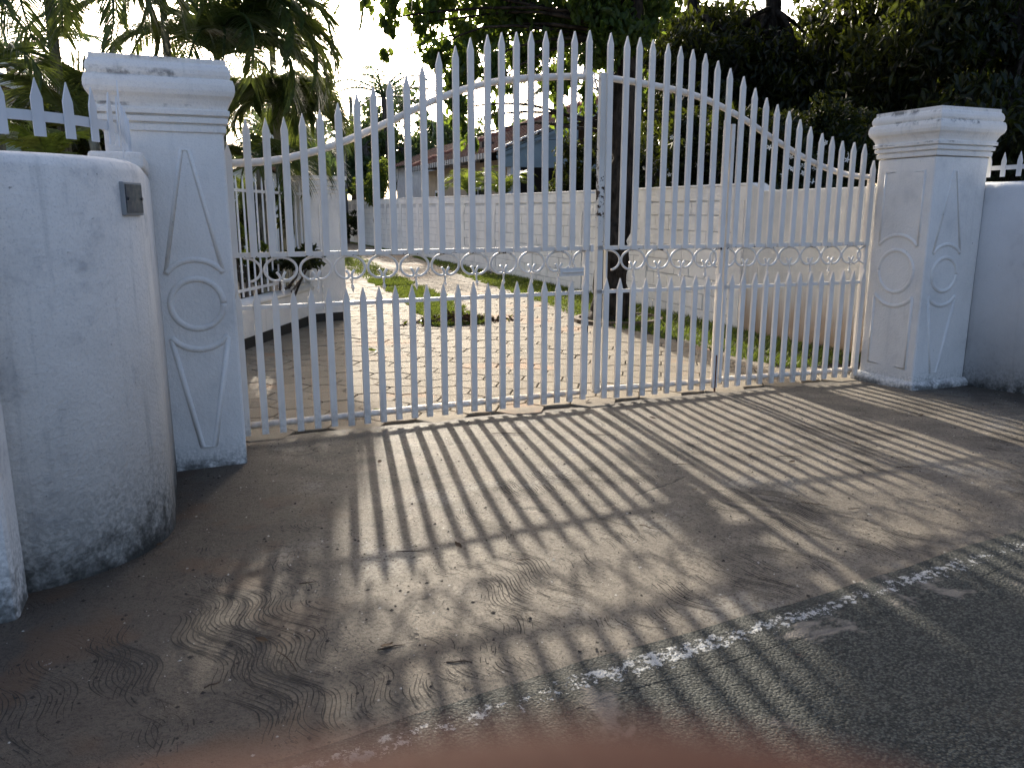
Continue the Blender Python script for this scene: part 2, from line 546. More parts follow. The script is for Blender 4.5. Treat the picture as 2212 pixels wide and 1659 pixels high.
def asphalt_mat(line=False):
    t = NT('worn_road_line' if line else 'road_asphalt')
    P = t.pos()
    v = t.voro(135, vec=P)
    vc = t.voro(135, vec=P, out='Color')
    n = t.noise(2.2, 5, 0.6)
    f = t.noise(140, 3, 0.6)
    stone = t.sep(vc)[0]
    col = t.mix(t.ss(stone, 0.1, 0.95), (0.024, 0.027, 0.023), (0.082, 0.084, 0.072))
    col = t.mix(t.math('MULTIPLY', t.ss(v, 0.45, 0.7), 0.7), col, (0.015, 0.016, 0.015))
    pt = t.math('MULTIPLY', t.ss(t.noise(2.6, 5, 0.6, dist=0.4), 0.585, 0.64), 0.85)
    col = t.mix(pt, col, (0.20, 0.175, 0.145))
    col = t.mix(t.math('MULTIPLY', t.ss(n, 0.5, 0.7), 0.25), col, (0.10, 0.085, 0.06))
    red = t.math('MULTIPLY', t.ss(t.noise(3.1, 4, 0.6, vec=t.scale(P, (1, 1.4, 1))), 0.66, 0.74), 0.5)
    col = t.mix(red, col, (0.085, 0.03, 0.022))
    h = t.math('SUBTRACT', t.math('MULTIPLY', f, 0.4), v)
    if line:
        w = t.math('ADD', t.math('MULTIPLY', t.noise(38, 5, 0.75), 0.8), t.math('MULTIPLY', t.noise(1.5, 3, 0.5), 0.28))
        lx_, ly_, lz_ = t.sep(P)
        off_e = t.math('SUBTRACT', ly_, t.math('SUBTRACT', t.math('MULTIPLY', lx_, 0.0905), 3.2987))
        mid_l = t.math('ABSOLUTE', t.math('ADD', off_e, 0.078))
        w = t.math('SUBTRACT', w, t.math('MULTIPLY', t.ss(mid_l, 0.015, 0.080), 0.17))
        keep = t.ss(w, 0.545, 0.575)
        col = t.mix(keep, col, t.mix(f, (0.42, 0.42, 0.40), (0.30, 0.30, 0.285)))
    return t.surf(col, 0.85, t.bump(h, 0.8, 0.006), 0.2)


def paver_mat():
    t = NT('hexagon_paver_concrete')
    r = t.rand()
    P = t.pos()
    n = t.noise(7, 5, 0.65)
    f = t.noise(90, 5, 0.75)
    g = t.noise(300, 2, 0.6)
    c = t.mix(r, (0.172, 0.147, 0.112), (0.235, 0.205, 0.158))
    c = t.mix(t.math('MULTIPLY', t.ss(n, 0.42, 0.7), 0.6), c, (0.18, 0.142, 0.10))
    c = t.mix(t.math('MULTIPLY', t.ss(f, 0.5, 0.66), 0.6), c, (0.11, 0.09, 0.066))
    c = t.mix(t.math('MULTIPLY', t.ss(g, 0.6, 0.68), 0.6), c, (0.42, 0.37, 0.29))
    red = t.math('MULTIPLY', t.ss(t.noise(0.9, 3, 0.55), 0.56, 0.66), 0.5)
    c = t.mix(red, c, (0.36, 0.20, 0.11))
    h = t.math('ADD', f, t.math('MULTIPLY', g, 0.5))
    return t.surf(c, 0.85, t.bump(h, 0.8, 0.006), 0.12)


M['apron'] = apron_mat()
M['asphalt'] = asphalt_mat()
M['line'] = asphalt_mat(True)
M['paver'] = paver_mat()
M['bed'] = plain('paver_bedding', (0.045, 0.036, 0.028), 0.95, 0.4, 20)

# ------------------------------------------------------------------ ground, road, apron, drive
g = MB()
g.v = [(-220, -220, -0.06), (220, -220, -0.06), (220, 320, -0.06), (-220, 320, -0.06)]
g.f = [(0, 1, 2, 3)]
ground = g.build('ground', M['soil'])
tag(ground, kind='structure')


def edge_y(x):
    return -3.305 + 0.0905 * (x + 0.07) + 0.012 * math.sin(x * 3.1) + 0.006 * math.sin(x * 11.0 + 1)


def apron_z(y):
    return -0.037 * y


# apron: a slab with a slightly uneven top
xs = [-3.6 + 0.06 * i for i in range(int(9.8 / 0.06) + 1)]
nrow = 56
V, Fc = [], []
for i, x in enumerate(xs):
    y0 = edge_y(x)
    for j in range(nrow + 1):
        y = y0 + (0.02 - y0) * j / nrow
        dz = 0.004 * math.sin(x * 2.3 + y * 1.7) + 0.003 * math.sin(x * 5.1 - y * 4.3)
        if j == 0:
            dz -= 0.008
        V.append((x, y, apron_z(y) - 0.004 + dz))
for i in range(len(xs) - 1):
    for j in range(nrow):
        a = i * (nrow + 1) + j
        Fc.append((a, a + nrow + 1, a + nrow + 2, a + 1))
b = MB()
b.v, b.f = V, Fc
apron = b.build('concrete_apron', M['apron'], smooth=True)
tag(apron, kind='structure')

# rake marks drawn through the wet concrete: wavy sets of dirt-filled scores in the lower band
from mathutils import noise as mnoise


def apron_top(x, y):
    return apron_z(y) - 0.004 + 0.004 * math.sin(x * 2.3 + y * 1.7) + 0.003 * math.sin(x * 5.1 - y * 4.3)


cmk = MB()
for ps in range(64):
    x0 = -3.2 + 0.122 * ps + rng.uniform(-0.03, 0.03)
    ph = ps * 0.42 + 0.5 * math.sin(ps * 0.9)
    lam = 0.37 + 0.03 * math.sin(ps * 0.23)
    amp = 0.034 + 0.007 * math.sin(ps * 0.31)
    sl_ = 0.30 + 0.05 * math.sin(ps * 0.17)
    y_st = -1.52 + 0.24 * (x0 - 1.0) * 0.9 + rng.uniform(-0.10, 0.12)
    y_st = min(y_st, -0.9)
    nt_ = rng.randint(7, 10)
    for tine in range(nt_):
        off_t = tine * 0.0145 + rng.uniform(-0.002, 0.002)
        prev = None
        tlen = max(0.05, (y_st - edge_y(x0) - 0.05))
        n = int(tlen / 0.016)
        wbase = rng.uniform(0.0012, 0.0027)
        for i in range(n):
            tt_ = 0.016 * i
            x = x0 + sl_ * tt_ + amp * math.sin(2 * math.pi * tt_ / lam + ph) + off_t
            x += 0.020 * mnoise.noise((x0 * 3.0, tt_ * 4.0, 2.0)) + 0.0045 * mnoise.noise((x * 16, tt_ * 20, tine * 0.8))
            y = y_st - tt_ - 0.012 * math.sin(off_t * 60)
            if y < edge_y(x) + 0.03:
                break
            m_ = mnoise.noise((x * 1.7, y * 1.7, 3.1)) + 0.55 * mnoise.noise((x * 6.0, y * 6.0, 9.0)) + 0.6 * mnoise.noise((x * 30, y * 30, 5.0 + tine * 0.6))
            if m_ > 0.05:
                w_ = wbase * min(1.0, 0.30 + (m_ - 0.05) * 1.5)
                cur = (Vector((x - w_, y, apron_top(x, y) + 0.0012)), Vector((x + w_, y, apron_top(x, y) + 0.0012)))
                if prev is not None:
                    b0 = len(cmk.v)
                    cmk.v += [prev[0], prev[1], cur[1], cur[0]]
                    cmk.f.append((b0, b0 + 3, b0 + 2, b0 + 1))
                prev = cur
            else:
                prev = None
co_ = cmk.build('rake_marks', plain('score_dirt', (0.055, 0.046, 0.037), 0.95, 0.5, 25), apron)
tag(co_, kind='stuff')

# loose grit and crumbs lying on the concrete
def grit_mesh(name, n, sizes, mat, xr, ymin=None, dens=None):
    P_ = []
    while len(P_) < n:
        x = rng.uniform(*xr)
        y = edge_y(x) + (0.0 - edge_y(x)) * rng.random()
        if dens and rng.random() > dens(x, y):
            continue
        P_.append((x, y, apron_top(x, y)))
    P_ = np.asarray(P_)
    r_ = nrg.uniform(sizes[0], sizes[1], n) * nrg.choice([0.6, 0.8, 1.0, 1.5], n)
    dirs = np.array([[1, 0, 0], [0, 1, 0], [-1, 0, 0], [0, -1, 0], [0, 0, 0.7], [0, 0, -0.4]], dtype=float)
    V_ = np.repeat(P_[:, None, :], 6, axis=1)
    V_ += dirs[None] * r_[:, None, None] * nrg.uniform(0.6, 1.5, (n, 6, 1))
    tri = np.array([[0, 1, 4], [1, 2, 4], [2, 3, 4], [3, 0, 4]])
    F_ = (np.arange(n)[:, None, None] * 6 + tri[None]).reshape(-1, 3)
    o = place(name, np_mesh(name, V_.reshape(-1, 3), F_, mat), apron)
    tag(o, kind='stuff')


grit_mesh('dark_crumbs', 2600, (0.0018, 0.0055), plain('dark_crumb', (0.045, 0.036, 0.028), 0.95), (-1.4, 5.4), dens=lambda x, y: 0.35 + 0.65 * (x < 0.6) + 0.4 * (mnoise.noise((x * 2, y * 2, 1)) > 0.1))
grit_mesh('pale_grit', 1500, (0.0014, 0.0040), plain('pale_grit', (0.48, 0.44, 0.37), 0.8), (-1.4, 5.4))

# road slab, its near edge follows the apron edge
V, Fc = [], []
rx = [-60, -30, -12, -6] + [-3.6 + 0.2 * i for i in range(60)] + [12, 30, 60]
for x in rx:
    e = edge_y(max(-4, min(9, x))) if -4 <= x <= 9 else edge_y(-4 if x < 0 else 9) + 0.0905 * (x - (-4 if x < 0 else 9))
    V += [(x, e + 0.02, 0.02), (x, e + 0.006, 0.1145), (x, e - 0.05, 0.118), (x, e - 3.0, 0.150), (x, e - 6.2, 0.118), (x, e - 6.25, 0.0)]
for i in range(len(rx) - 1):
    for j in range(5):
        a = i * 6 + j
        Fc.append((a, a + 1, a + 7, a + 6))
b = MB()
b.v, b.f = V, [tuple(reversed(f)) for f in Fc]
road = b.build('road', M['asphalt'])
tag(road, kind='structure')
V, Fc = [], []
lx = [-3.0 + 0.1 * i for i in range(110)]
for x in lx:
    e = edge_y(x)
    w = 0.17
    V += [(x, e - 0.016, 0.1138), (x, e - 0.05, 0.1190), (x, e - 0.016 - w, 0.1205)]
for i in range(len(lx) - 1):
    for j in range(2):
        a = i * 3 + j
        Fc.append((a + 1, a, a + 3, a + 4))
b = MB()
b.v, b.f = V, Fc
ln = b.build('road_edge_line', M['line'])
tag(ln, kind='structure')

# drive: dark bedding sheet and hexagon pavers on it
b = MB()
b.v = [(-0.9, 0.005, -0.016), (6.2, 0.005, -0.016), (8.2, 38, -0.016), (-0.9, 38, -0.016)]
b.f = [(0, 1, 2, 3)]
drive = b.build('driveway', M['bed'])
tag(drive, kind='structure')

FL, TP, PH = 0.205, 0.095, 0.31           # flat length, tip depth, height of one paver
PW = FL + 2 * TP


def paver_outline(sh):
    """hexagon with softly waved flats, shrunk by sh"""
    pts = []
    top = []
    for k in range(5):
        u = -FL / 2 + FL * k / 4
        top.append((u, PH / 2 + 0.010 * math.sin(math.pi * 2 * k / 4)))
    bot = [(u, v - PH) for (u, v) in reversed(top)]
    pts = top + [(PW / 2, 0.0)] + bot + [(-PW / 2, 0.0)]
    return [(u * (1 - sh / (PW / 2)), v * (1 - sh / (PH / 2))) for u, v in pts]


o1, o2 = paver_outline(0.0055), paver_outline(0.0115)
pm = MB()
pm.rings([[(u, v, -0.03) for u, v in reversed(o1)], [(u, v, -0.004) for u, v in reversed(o1)], [(u, v, 0.0) for u, v in reversed(o2)]], cap=True)
paver_me = pm.mesh('paver', M['paver'])


def mid_strip(y):
    """left and right edge of the grass strip between the wheel tracks"""
    l = np.interp(y, [4.4, 8.3, 10.2, 20, 24.5, 38], [2.42, 3.02, 3.05, 3.85, 4.55, 5.6])
    r = np.interp(y, [4.4, 8.0, 10.4, 19.6, 23.2, 38], [3.15, 3.72, 3.9, 4.85, 5.15, 6.2])
    return l, r


def right_edge(y):
    """where the paving meets the grass along the boundary wall"""
    return float(np.interp(y, [0, 0.5, 0.8, 2.2, 3.9, 6.4, 11.6, 21.9, 38], [4.85, 4.78, 4.62, 4.72, 4.45, 4.88, 5.4, 6.75, 7.2]))


def left_edge(y):
    return float(np.interp(y, [0, 3.5, 5.8, 9, 40], [-0.6, -0.1, 1.2, 1.9, 3.2]))


spots = []
col_w = FL + TP
for ci in range(-3, 36):
    cx = ci * col_w
    for ri in range(0, 140):
        cy = 0.10 + ri * PH + (PH / 2 if ci % 2 else 0)
        if cx > right_edge(cy) + 0.1 or cx < left_edge(cy) - 0.3 or cy > 38:
            continue
        l, r = mid_strip(cy)
        if cy > 4.6 and l + 0.15 < cx < r - 0.15:
            continue
        spots.append((cx, cy))
cv = Vector((CAM.x, CAM.y))


def seen_first(p):
    q = Vector((p[0], p[1], 0)) - CAM
    return q.dot(C_FWD)


spots.sort(key=seen_first)
inview = []
rest = []
for p in spots:
    q = Vector((p[0], p[1], 0)) - CAM
    d = q.dot(C_FWD)
    sx = 1106 + 1718 * q.dot(C_RIGHT) / d
    (inview if (len(inview) < 300 and 480 < sx < 1860) else rest).append(p)
for (px, py) in inview:
    place('paver', paver_me, drive, (px, py, rng.uniform(-0.003, 0.002)), (rng.gauss(0, 0.006), rng.gauss(0, 0.006), R(-1.5) * 0 + rng.gauss(0, 0.008)))
fm = MB()
for (px, py) in rest:
    bz = rng.uniform(-0.003, 0.002)
    fm.rings([[(px + u, py + v, -0.03) for u, v in reversed(o1)], [(px + u, py + v, bz - 0.004) for u, v in reversed(o1)],
              [(px + u, py + v, bz) for u, v in reversed(o2)]], cap=True)
fo = fm.build('far_pavers', M['paver'], drive)
tag(fo, kind='stuff')


# ------------------------------------------------------------------ grass
def blades(name, pts, hgt, mat, label, cat='grass', lean=0.5, w=0.006):
    n = len(pts)
    pts = np.asarray(pts)
    a = nrg.uniform(0, 2 * np.pi, n)
    h = hgt * nrg.uniform(0.45, 1.3, n)
    lx, ly = nrg.normal(0, lean, n) * h, nrg.normal(0, lean, n) * h
    ww = w * nrg.uniform(0.7, 1.5, n)
    base = np.zeros((n, 3, 3))
    base[:, 0] = pts
    base[:, 1] = pts
    base[:, 2] = pts
    base[:, 0, 0] -= np.cos(a) * ww
    base[:, 0, 1] -= np.sin(a) * ww
    base[:, 1, 0] += np.cos(a) * ww
    base[:, 1, 1] += np.sin(a) * ww
    base[:, 2, 0] += lx
    base[:, 2, 1] += ly
    base[:, 2, 2] += h
    o = place(name, np_mesh(name, base.reshape(-1, 3), np.arange(3 * n).reshape(-1, 3), mat))
    tag(o, label, cat, kind='stuff')
    return o


def scatter(n, ylo, yhi, lfun, rfun, power=1.0, gaps=0.0):
    out = []
    while len(out) < n:
        y = ylo + (yhi - ylo) * rng.random() ** power
        l, r = lfun(y), rfun(y)
        x = l + (r - l) * rng.random()
        if 9.95 < y < 10.35 and x < 4.6:
            continue
        if gaps and math.sin(x * 7.3 + math.sin(y * 3.1) * 2) + math.sin(y * 5.7 + x * 2) < -1.3 + rng.random() * gaps:
            continue
        out.append((x, y, -0.012))
    return out


pts = scatter(16000, 4.45, 12, lambda y: mid_strip(y)[0] + 0.05 * math.sin(y * 6) , lambda y: mid_strip(y)[1] + 0.06 * math.sin(y * 7 + 1), 1.3)
pts += scatter(9000, 12, 37, lambda y: mid_strip(y)[0], lambda y: mid_strip(y)[1], 1.0)
blades('grass_strip', pts, 0.055, M['grass'], 'sunlit grass strip running between the two paved wheel tracks', w=0.010)
pts = scatter(15000, 0.6, 12, lambda y: right_edge(y) + 0.06 * math.sin(y * 9), lambda y: float(np.interp(y, [0, 2.75, 7.6, 22], [5.82, 5.95, 6.34, 6.9])), 1.0)
pts += scatter(6000, 12, 34, right_edge, lambda y: float(np.interp(y, [7.6, 22, 36], [6.34, 6.9, 7.25])), 1.0)
blades('wall_grass', pts, 0.06, M['grass'], 'grass verge growing along the foot of the block boundary wall', w=0.010)


# ------------------------------------------------------------------ flank walls with rounded corner
def wall_sweep(path, thick, z_top, nround=3):
    """path: list of (x, y) outer face, left normal pointing out; returns MB swept with rounded coping"""
    mb = MB()
    P = [Vector((p[0], p[1])) for p in path]
    rings = []
    for i, p in enumerate(P):
        d = (P[min(i + 1, len(P) - 1)] - P[max(i - 1, 0)]).normalized()
        nrm = Vector((d.y, -d.x))      # outward
        inn = p - nrm * thick
        zb = apron_z(p.y) - 0.12
        prof = [(0.0, zb), (0.0, z_top - 0.05), (0.012, z_top - 0.018), (0.045, z_top), (thick - 0.03, z_top), (thick, z_top - 0.03), (thick, zb)]
        rings.append([(p.x - nrm.x * a, p.y - nrm.y * a, z) for a, z in prof])
    mb.rings(rings, cap=True, closed_v=True)
    return mb


def arc(cx, cy, r, a0, a1, n):
    return [(cx + r * math.cos(R(a0 + (a1 - a0) * i / n)), cy + r * math.sin(R(a0 + (a1 - a0) * i / n))) for i in range(n + 1)]


WT = 1.60
ACX, ACY, AR = -1.12, -1.43, 0.60
lpath = [(-7.0, -2.03), (-4, -2.03), (-2, -2.03), (-1.5, -2.03)] + arc(ACX, ACY, AR, -90, 0, 26) + [(-0.52, -1.1), (-0.52, -0.8), (-0.52, -0.50)]
wl = wall_sweep(lpath, 0.22, WT).build('boundary_wall', M['wall_l'], smooth=False)
for p in wl.data.polygons:
    p.use_smooth = len(p.vertices) == 4
tag(wl, 'curved white plaster wall with grey mould, nearest the camera, carrying the small plate', 'wall')
b = MB()
b.box(-1.42, -1.0, -2.24, -2.02, -0.05, 1.64)
pil = b.build('pilaster', M['wall_l'], wl, bevel=0.03)
# plaster block where the fence ends at the pillar
b = MB()
b.box(-0.735, -0.52, -1.22, -0.52, 1.585, 1.655)
b.build('end_block', M['pillar'], wl, bevel=0.015)

rpath = [(5.50, -0.30), (5.50, -0.7), (5.50, -1.2)] + arc(6.10, -1.45, 0.60, 180, 270, 20) + [(6.6, -2.05), (8, -2.05), (11, -2.05)]
wr = wall_sweep(rpath, 0.22, 1.635).build('boundary_wall', M['wall_r'])
for p in wr.data.polygons:
    p.use_smooth = len(p.vertices) == 4
tag(wr, 'bluish white plaster wall at the far edge beyond the panelled gate pillar', 'wall')


# ------------------------------------------------------------------ gate pillars
def square_loft(x0, x1, y0, y1, prof):
    mb = MB()
    rings = []
    for o, z in prof:
        rings.append([(x0 - o, y0 - o, z), (x1 + o, y0 - o, z), (x1 + o, y1 + o, z), (x0 - o, y1 + o, z)])
    mb.rings(rings, cap=True)
    return mb


CAPP = [(0.002, 1.812), (0.012, 1.815), (0.014, 1.846), (0.003, 1.850), (0.006, 1.855), (0.024, 1.858), (0.026, 1.884), (0.010, 1.888), (0.012, 1.893), (0.034, 1.896),
        (0.036, 1.920), (0.024, 1.925), (0.030, 1.945), (0.044, 1.972), (0.060, 1.990), (0.067, 2.012), (0.066, 2.040), (0.058, 2.066), (0.044, 2.070),
        (0.052, 2.088), (0.052, 2.108), (0.044, 2.130), (0.032, 2.142), (0.032, 2.166)]


def bead(parent, pts, rad=0.013, name='moulding', closed=False):
    """a raised half-round bead along 3D points on a pillar face"""
    mb = MB()
    P = [Vector(p) for p in pts]
    if closed:
        P.append(P[0])
    mb.tube(P, rad, 8)
    return mb.build(name, M['pillar'], parent, smooth=True)


def arc_pts(f, cu, cz, ru, rz, a0, a1, n=26):
    return [f(cu + ru * math.cos(R(a0 + (a1 - a0) * i / n)), cz + rz * math.sin(R(a0 + (a1 - a0) * i / n))) for i in range(n + 1)]


def pillar(label, x0, x1, y0, y1, zc):
    t = empty('gate_pillar', ((x0 + x1) / 2, (y0 + y1) / 2, apron_z(y0)))
    tag(t, label, 'pillar', 'gate pillars')
    off = Vector(t.location)

    def sh(mb):
        mb.v = [tuple(Vector(p) - off) for p in mb.v]
        return mb
    s = square_loft(x0, x1, y0, y1, [(0.0, -0.1), (0.0, 1.82)])
    sh(s).build('shaft', M['pillar'], t, bevel=0.014)
    s = square_loft(x0, x1, y0, y1, [(o, z + zc) for o, z in CAPP])
    sh(s).build('cap', M['cap'], t, bevel=0.004)
    return t, off


def diamond_face(t, off, f, u0, u1, rect=False):
    """f(u, z) -> world point on the face; the raised motif: pointed panel, arcs, ring, pointed panel"""
    cu = (u0 + u1) / 2
    hw = abs(u1 - u0) / 2
    g_ = lambda u, z: tuple(Vector(f(u, z)) - off)
    rr, zc, zu, zl, sg = (0.168, 0.938, 1.140, 0.742, 0.084) if rect else (0.132, 0.925, 1.088, 0.750, 0.070)

    def bow(zb, sgn):
        Rr = (hw * hw + sg * sg) / (2 * sg)
        out = []
        for i in range(25):
            u = -hw + 2 * hw * i / 24
            out.append(g_(cu + u, zb + sgn * (math.sqrt(Rr * Rr - u * u) - (Rr - sg))))
        return out
    bead(t, arc_pts(g_, cu, zc, rr, rr, 0, 360, 44), 0.018, 'ring_moulding')
    bead(t, bow(zu, 1), 0.017, 'arc_moulding')
    bead(t, bow(zl, -1), 0.018, 'arc_moulding')
    if rect:
        bead(t, [g_(u0, zu), g_(u0, 1.715), g_(u1, 1.715), g_(u1, zu)], 0.013)
        bead(t, [g_(u0, zl), g_(u0, 0.165), g_(u1, 0.165), g_(u1, zl)], 0.015)
    else:
        bead(t, [g_(cu - hw, zu), g_(cu - 0.018, 1.715), g_(cu + 0.018, 1.715), g_(cu + hw, zu)], 0.013)
        bead(t, [g_(cu - hw, zl - 0.01), g_(cu - 0.032, 0.135), g_(cu + 0.032, 0.135), g_(cu + hw, zl - 0.01)], 0.016)


PLX0, PLX1, PLY0, PLY1 = -0.71, -0.15, -0.545, 0.0
tp, off = pillar('white square gate pillar with stepped cap rising behind the curved wall', PLX0, PLX1, PLY0, PLY1, -0.012)
diamond_face(tp, off, lambda u, z: (u, PLY0 + 0.006, z), -0.487, -0.203)
b = MB()
b.box(-0.765, -0.095, -0.60, 0.05, -0.1, 0.035)
tp2, off2 = pillar('white square gate pillar with rectangular panels and ring moulding at the far gate end', 4.93, 5.50, -0.55, 0.0, 0.012)
diamond_face(tp2, off2, lambda u, z: (u, -0.544, z), 5.003, 5.297)
diamond_face(tp2, off2, lambda u, z: (4.936, u, z), -0.465, -0.090, rect=True)
s = square_loft(4.93, 5.50, -0.55, 0.0, [(0.05, -0.12), (0.05, 0.045), (0.02, 0.075)])
s.v = [tuple(Vector(p) - off2) for p in s.v]
s.build('plinth', M['pillar'], tp2, bevel=0.012)

# hinge plates on the reveals
for z in (1.50, 0.98, 0.22):
    b = MB()
    b.prism([(0.02, z + 0.13), (0.075, z + 0.06), (0.075, z - 0.06), (0.02, z - 0.13)], 4.905 - off2.x, 4.925 - off2.x, 'x')
    b.v = [(p[0], p[1] - off2.y, p[2] - off2.z) for p in b.v]
    b.build('hinge_plate', M['grey_metal'], tp2)

# ------------------------------------------------------------------ the gate
PKW, PKD = 0.041, 0.022
LEAF_L = (Vector((0, 0, 0)), R(2.3))
SP_L, SP_R = 0.1091, 0.1085


def picket_mesh(z0, z1, tip=0.075, w=PKW, d=PKD, mat=None):
    mb = MB()
    mb.prism([(-w / 2, z0), (w / 2, z0), (w / 2, z1 - tip), (0.0, z1), (-w / 2, z1 - tip)], -d, 0.0)
    return mb.mesh('picket', mat or M['gate'])


def ring_path():
    a, bb = 0.0975, 0.074
    half = []
    for i in range(19):
        th = R(90 - (152 * i / 18))
        half.append((a * math.cos(th), bb * math.sin(th)))
    half += [(0.030, -0.0675), (0.013, -0.064), (0.007, -0.052), (0.013, -0.034), (0.027, -0.014)]
    return half


HALF = ring_path()


def make_ring():
    mb = MB()
    right = [(x, 0, z) for x, z in HALF]
    left = [(-x, 0, z) for x, z in HALF]
    mb.tube(list(reversed(left)) + right[1:], 0.0085, 8)
    return mb.mesh('scroll_ring', M['gate'], True)


def make_half_ring(sign):
    mb = MB()
    mb.tube([(sign * x, 0, z) for x, z in HALF[:-4]], 0.0085, 8)
    return mb.mesh('half_ring', M['gate'], True)


def make_drop():
    mb = MB()
    path, rad = [], []
    for i in range(13):
        k = i / 12
        path.append((0, 0, -0.066 - 0.092 * k))
        rad.append(0.0125 * (0.75 + 0.25 * math.cos(k * 9)) * (1 - 0.7 * max(0, k - 0.72) / 0.28))
    mb.tube(path, rad, 4, twist=R(40))
    return mb.mesh('twisted_drop', M['gate'])


ring_me, drop_me = make_ring(), make_drop()
half_me = {1: make_half_ring(1), -1: make_half_ring(-1)}
low_me = picket_mesh(0.03, 0.935)
Z_MID, Z_LOW, Z_BOT, RZ = 1.150, 0.832, 0.090, 1.058


def interp(xs_, ys_, v):
    return float(np.interp(v, xs_, ys_))


TIP_S = [-0.11, 0.0, 0.11, 0.22, 0.33, 0.435, 0.545, 0.65, 0.76, 0.87, 0.98, 1.09, 1.2, 1.31, 1.415, 1.52, 1.63, 1.74, 1.85, 1.96, 2.07, 2.18, 2.29]
TIP_Z = [1.805, 1.94, 1.945, 1.958, 1.984, 2.006, 2.048, 2.105, 2.162, 2.205, 2.245, 2.31, 2.385, 2.44, 2.488, 2.524, 2.545, 2.557, 2.574, 2.584, 2.594, 2.604, 2.614]
CUR_S = [-0.10, 0.03, 0.20, 0.43, 0.63, 0.90, 1.15, 1.37, 1.57, 1.77, 2.05, 2.27, 2.4]
CUR_Z = [1.683, 1.690, 1.712, 1.773, 1.848, 1.970, 2.094, 2.180, 2.238, 2.274, 2.305, 2.322, 2.326]


def smooth_curve(v):
    return (interp(CUR_S, CUR_Z, v - 0.05) + 2 * interp(CUR_S, CUR_Z, v) + interp(CUR_S, CUR_Z, v + 0.05)) / 4


def rail_tube(parent, pts, r, name, mat=None):
    mb = MB()
    mb.tube(pts, r, 12)
    return mb.build(name, mat or M['gate'], parent, smooth=True)


def flat_rail(parent, s0, s1, z, name, h=0.030):
    mb = MB()
    mb.box(s0, s1, -0.012, -0.004 + 0.010, z - h / 2, z + h / 2)
    return mb.build(name, M['gate'], parent)


def build_leaf(label, origin, rz, spacing, ks, s0, s1, prof, stiles, ring_s, lowshift=0):
    """ks: picket indices; prof(s) -> distance from the hinge for the height curve"""
    t = empty('gate_leaf', origin, rz)
    tag(t, label, 'gate')
    for k in ks:
        s_ = k * spacing
        zt = interp(TIP_S, TIP_Z, prof(s_)) + rng.uniform(-0.006, 0.006)
        o = place('picket', picket_mesh(1.137, zt), t, (s_ + rng.uniform(-0.002, 0.002), -0.012, 0), (0, rng.gauss(0, 0.0025), rng.gauss(0, 0.02)))
        o = place('picket', low_me, t, (s_ + rng.uniform(-0.002, 0.002), -0.012, rng.uniform(-0.008, 0.006)), (0, rng.gauss(0, 0.002), rng.gauss(0, 0.02)))
        o.name = 'lower_picket'
    n = 36
    rail_tube(t, [(s0 + (s1 - s0) * i / n, 0.0145, smooth_curve(prof(s0 + (s1 - s0) * i / n))) for i in range(n + 1)], 0.023, 'curved_top_rail')
    flat_rail(t, s0, s1, Z_MID, 'middle_rail')
    flat_rail(t, s0, s1, Z_LOW, 'lower_rail', 0.026)
    rail_tube(t, [(s0, 0.0125, Z_BOT), ((s0 + s1) / 2, 0.0125, Z_BOT - 0.004), (s1, 0.0125, Z_BOT - 0.006)], 0.021, 'bottom_rail')
    for (a, w, ztop, mt) in stiles:
        mb = MB()
        mb.box(a - w / 2, a + w / 2, -0.004 - 0.008, 0.036, 0.065, ztop)
        mb.build('stile', mt, t, bevel=0.003)
    for rs in ring_s:
        if rs - 0.1 < s0:
            place('half_ring', half_me[1], t, (max(rs, s0), 0.0, RZ))
        elif rs + 0.1 > s1:
            place('half_ring', half_me[-1], t, (min(rs, s1), 0.0, RZ))
        else:
            r_ = place('scroll_ring', ring_me, t, (rs, 0.0, RZ), (0, rng.gauss(0, 0.02), 0))
            place('twisted_drop', drop_me, r_, (0, 0, 0), (rng.gauss(0, 0.05), rng.gauss(0, 0.06), 0))
    return t


cg = paint('gate_stile_paint', (0.76, 0.73, 0.68), chips=0.36, z_chip=(0.55, 0.4))
gl = build_leaf('white picket gate leaf hinged on the pillar behind the curved wall', (0, 0, 0), R(2.3), SP_L, range(-1, 22), -0.13, 2.335,
                lambda s_: s_, [(-0.12, 0.035, 1.70, M['gate']), (2.318, 0.036, 2.352, cg)], [0.156 + 0.2145 * k for k in range(-1, 11)])
GR = Vector((2.473, 0.092, 0))
RHZ = R(-2.3)


def on_r(s_):
    return (GR.x + math.cos(RHZ) * s_, GR.y + math.sin(RHZ) * s_, 0)


gA = build_leaf('narrow white picket gate panel with flaking rusty stile, next to the gate opening', on_r(0), RHZ, SP_R, range(0, 10), -0.075, 0.985,
                lambda s_: 2.285 - s_, [(-0.052, 0.046, 2.352, M['gate_chip']), (0.004, 0.012, 2.34, M['gate_chip']), (0.990, 0.030, 2.08, M['gate'])],
                [0.015 + 0.2085 * k for k in range(0, 6)])
OB = 1.045
gB = build_leaf('white picket gate panel sloping down to the pillar with rectangular panels', on_r(OB), RHZ, SP_R, [k - OB / SP_R for k in range(10, 23)], -0.022, 1.375,
                lambda s_: 2.285 - (s_ + OB), [(-0.008, 0.030, 2.05, M['gate']), (1.36, 0.032, 1.69, M['gate'])],
                [-0.04 + 0.2085 * k for k in range(0, 8)])
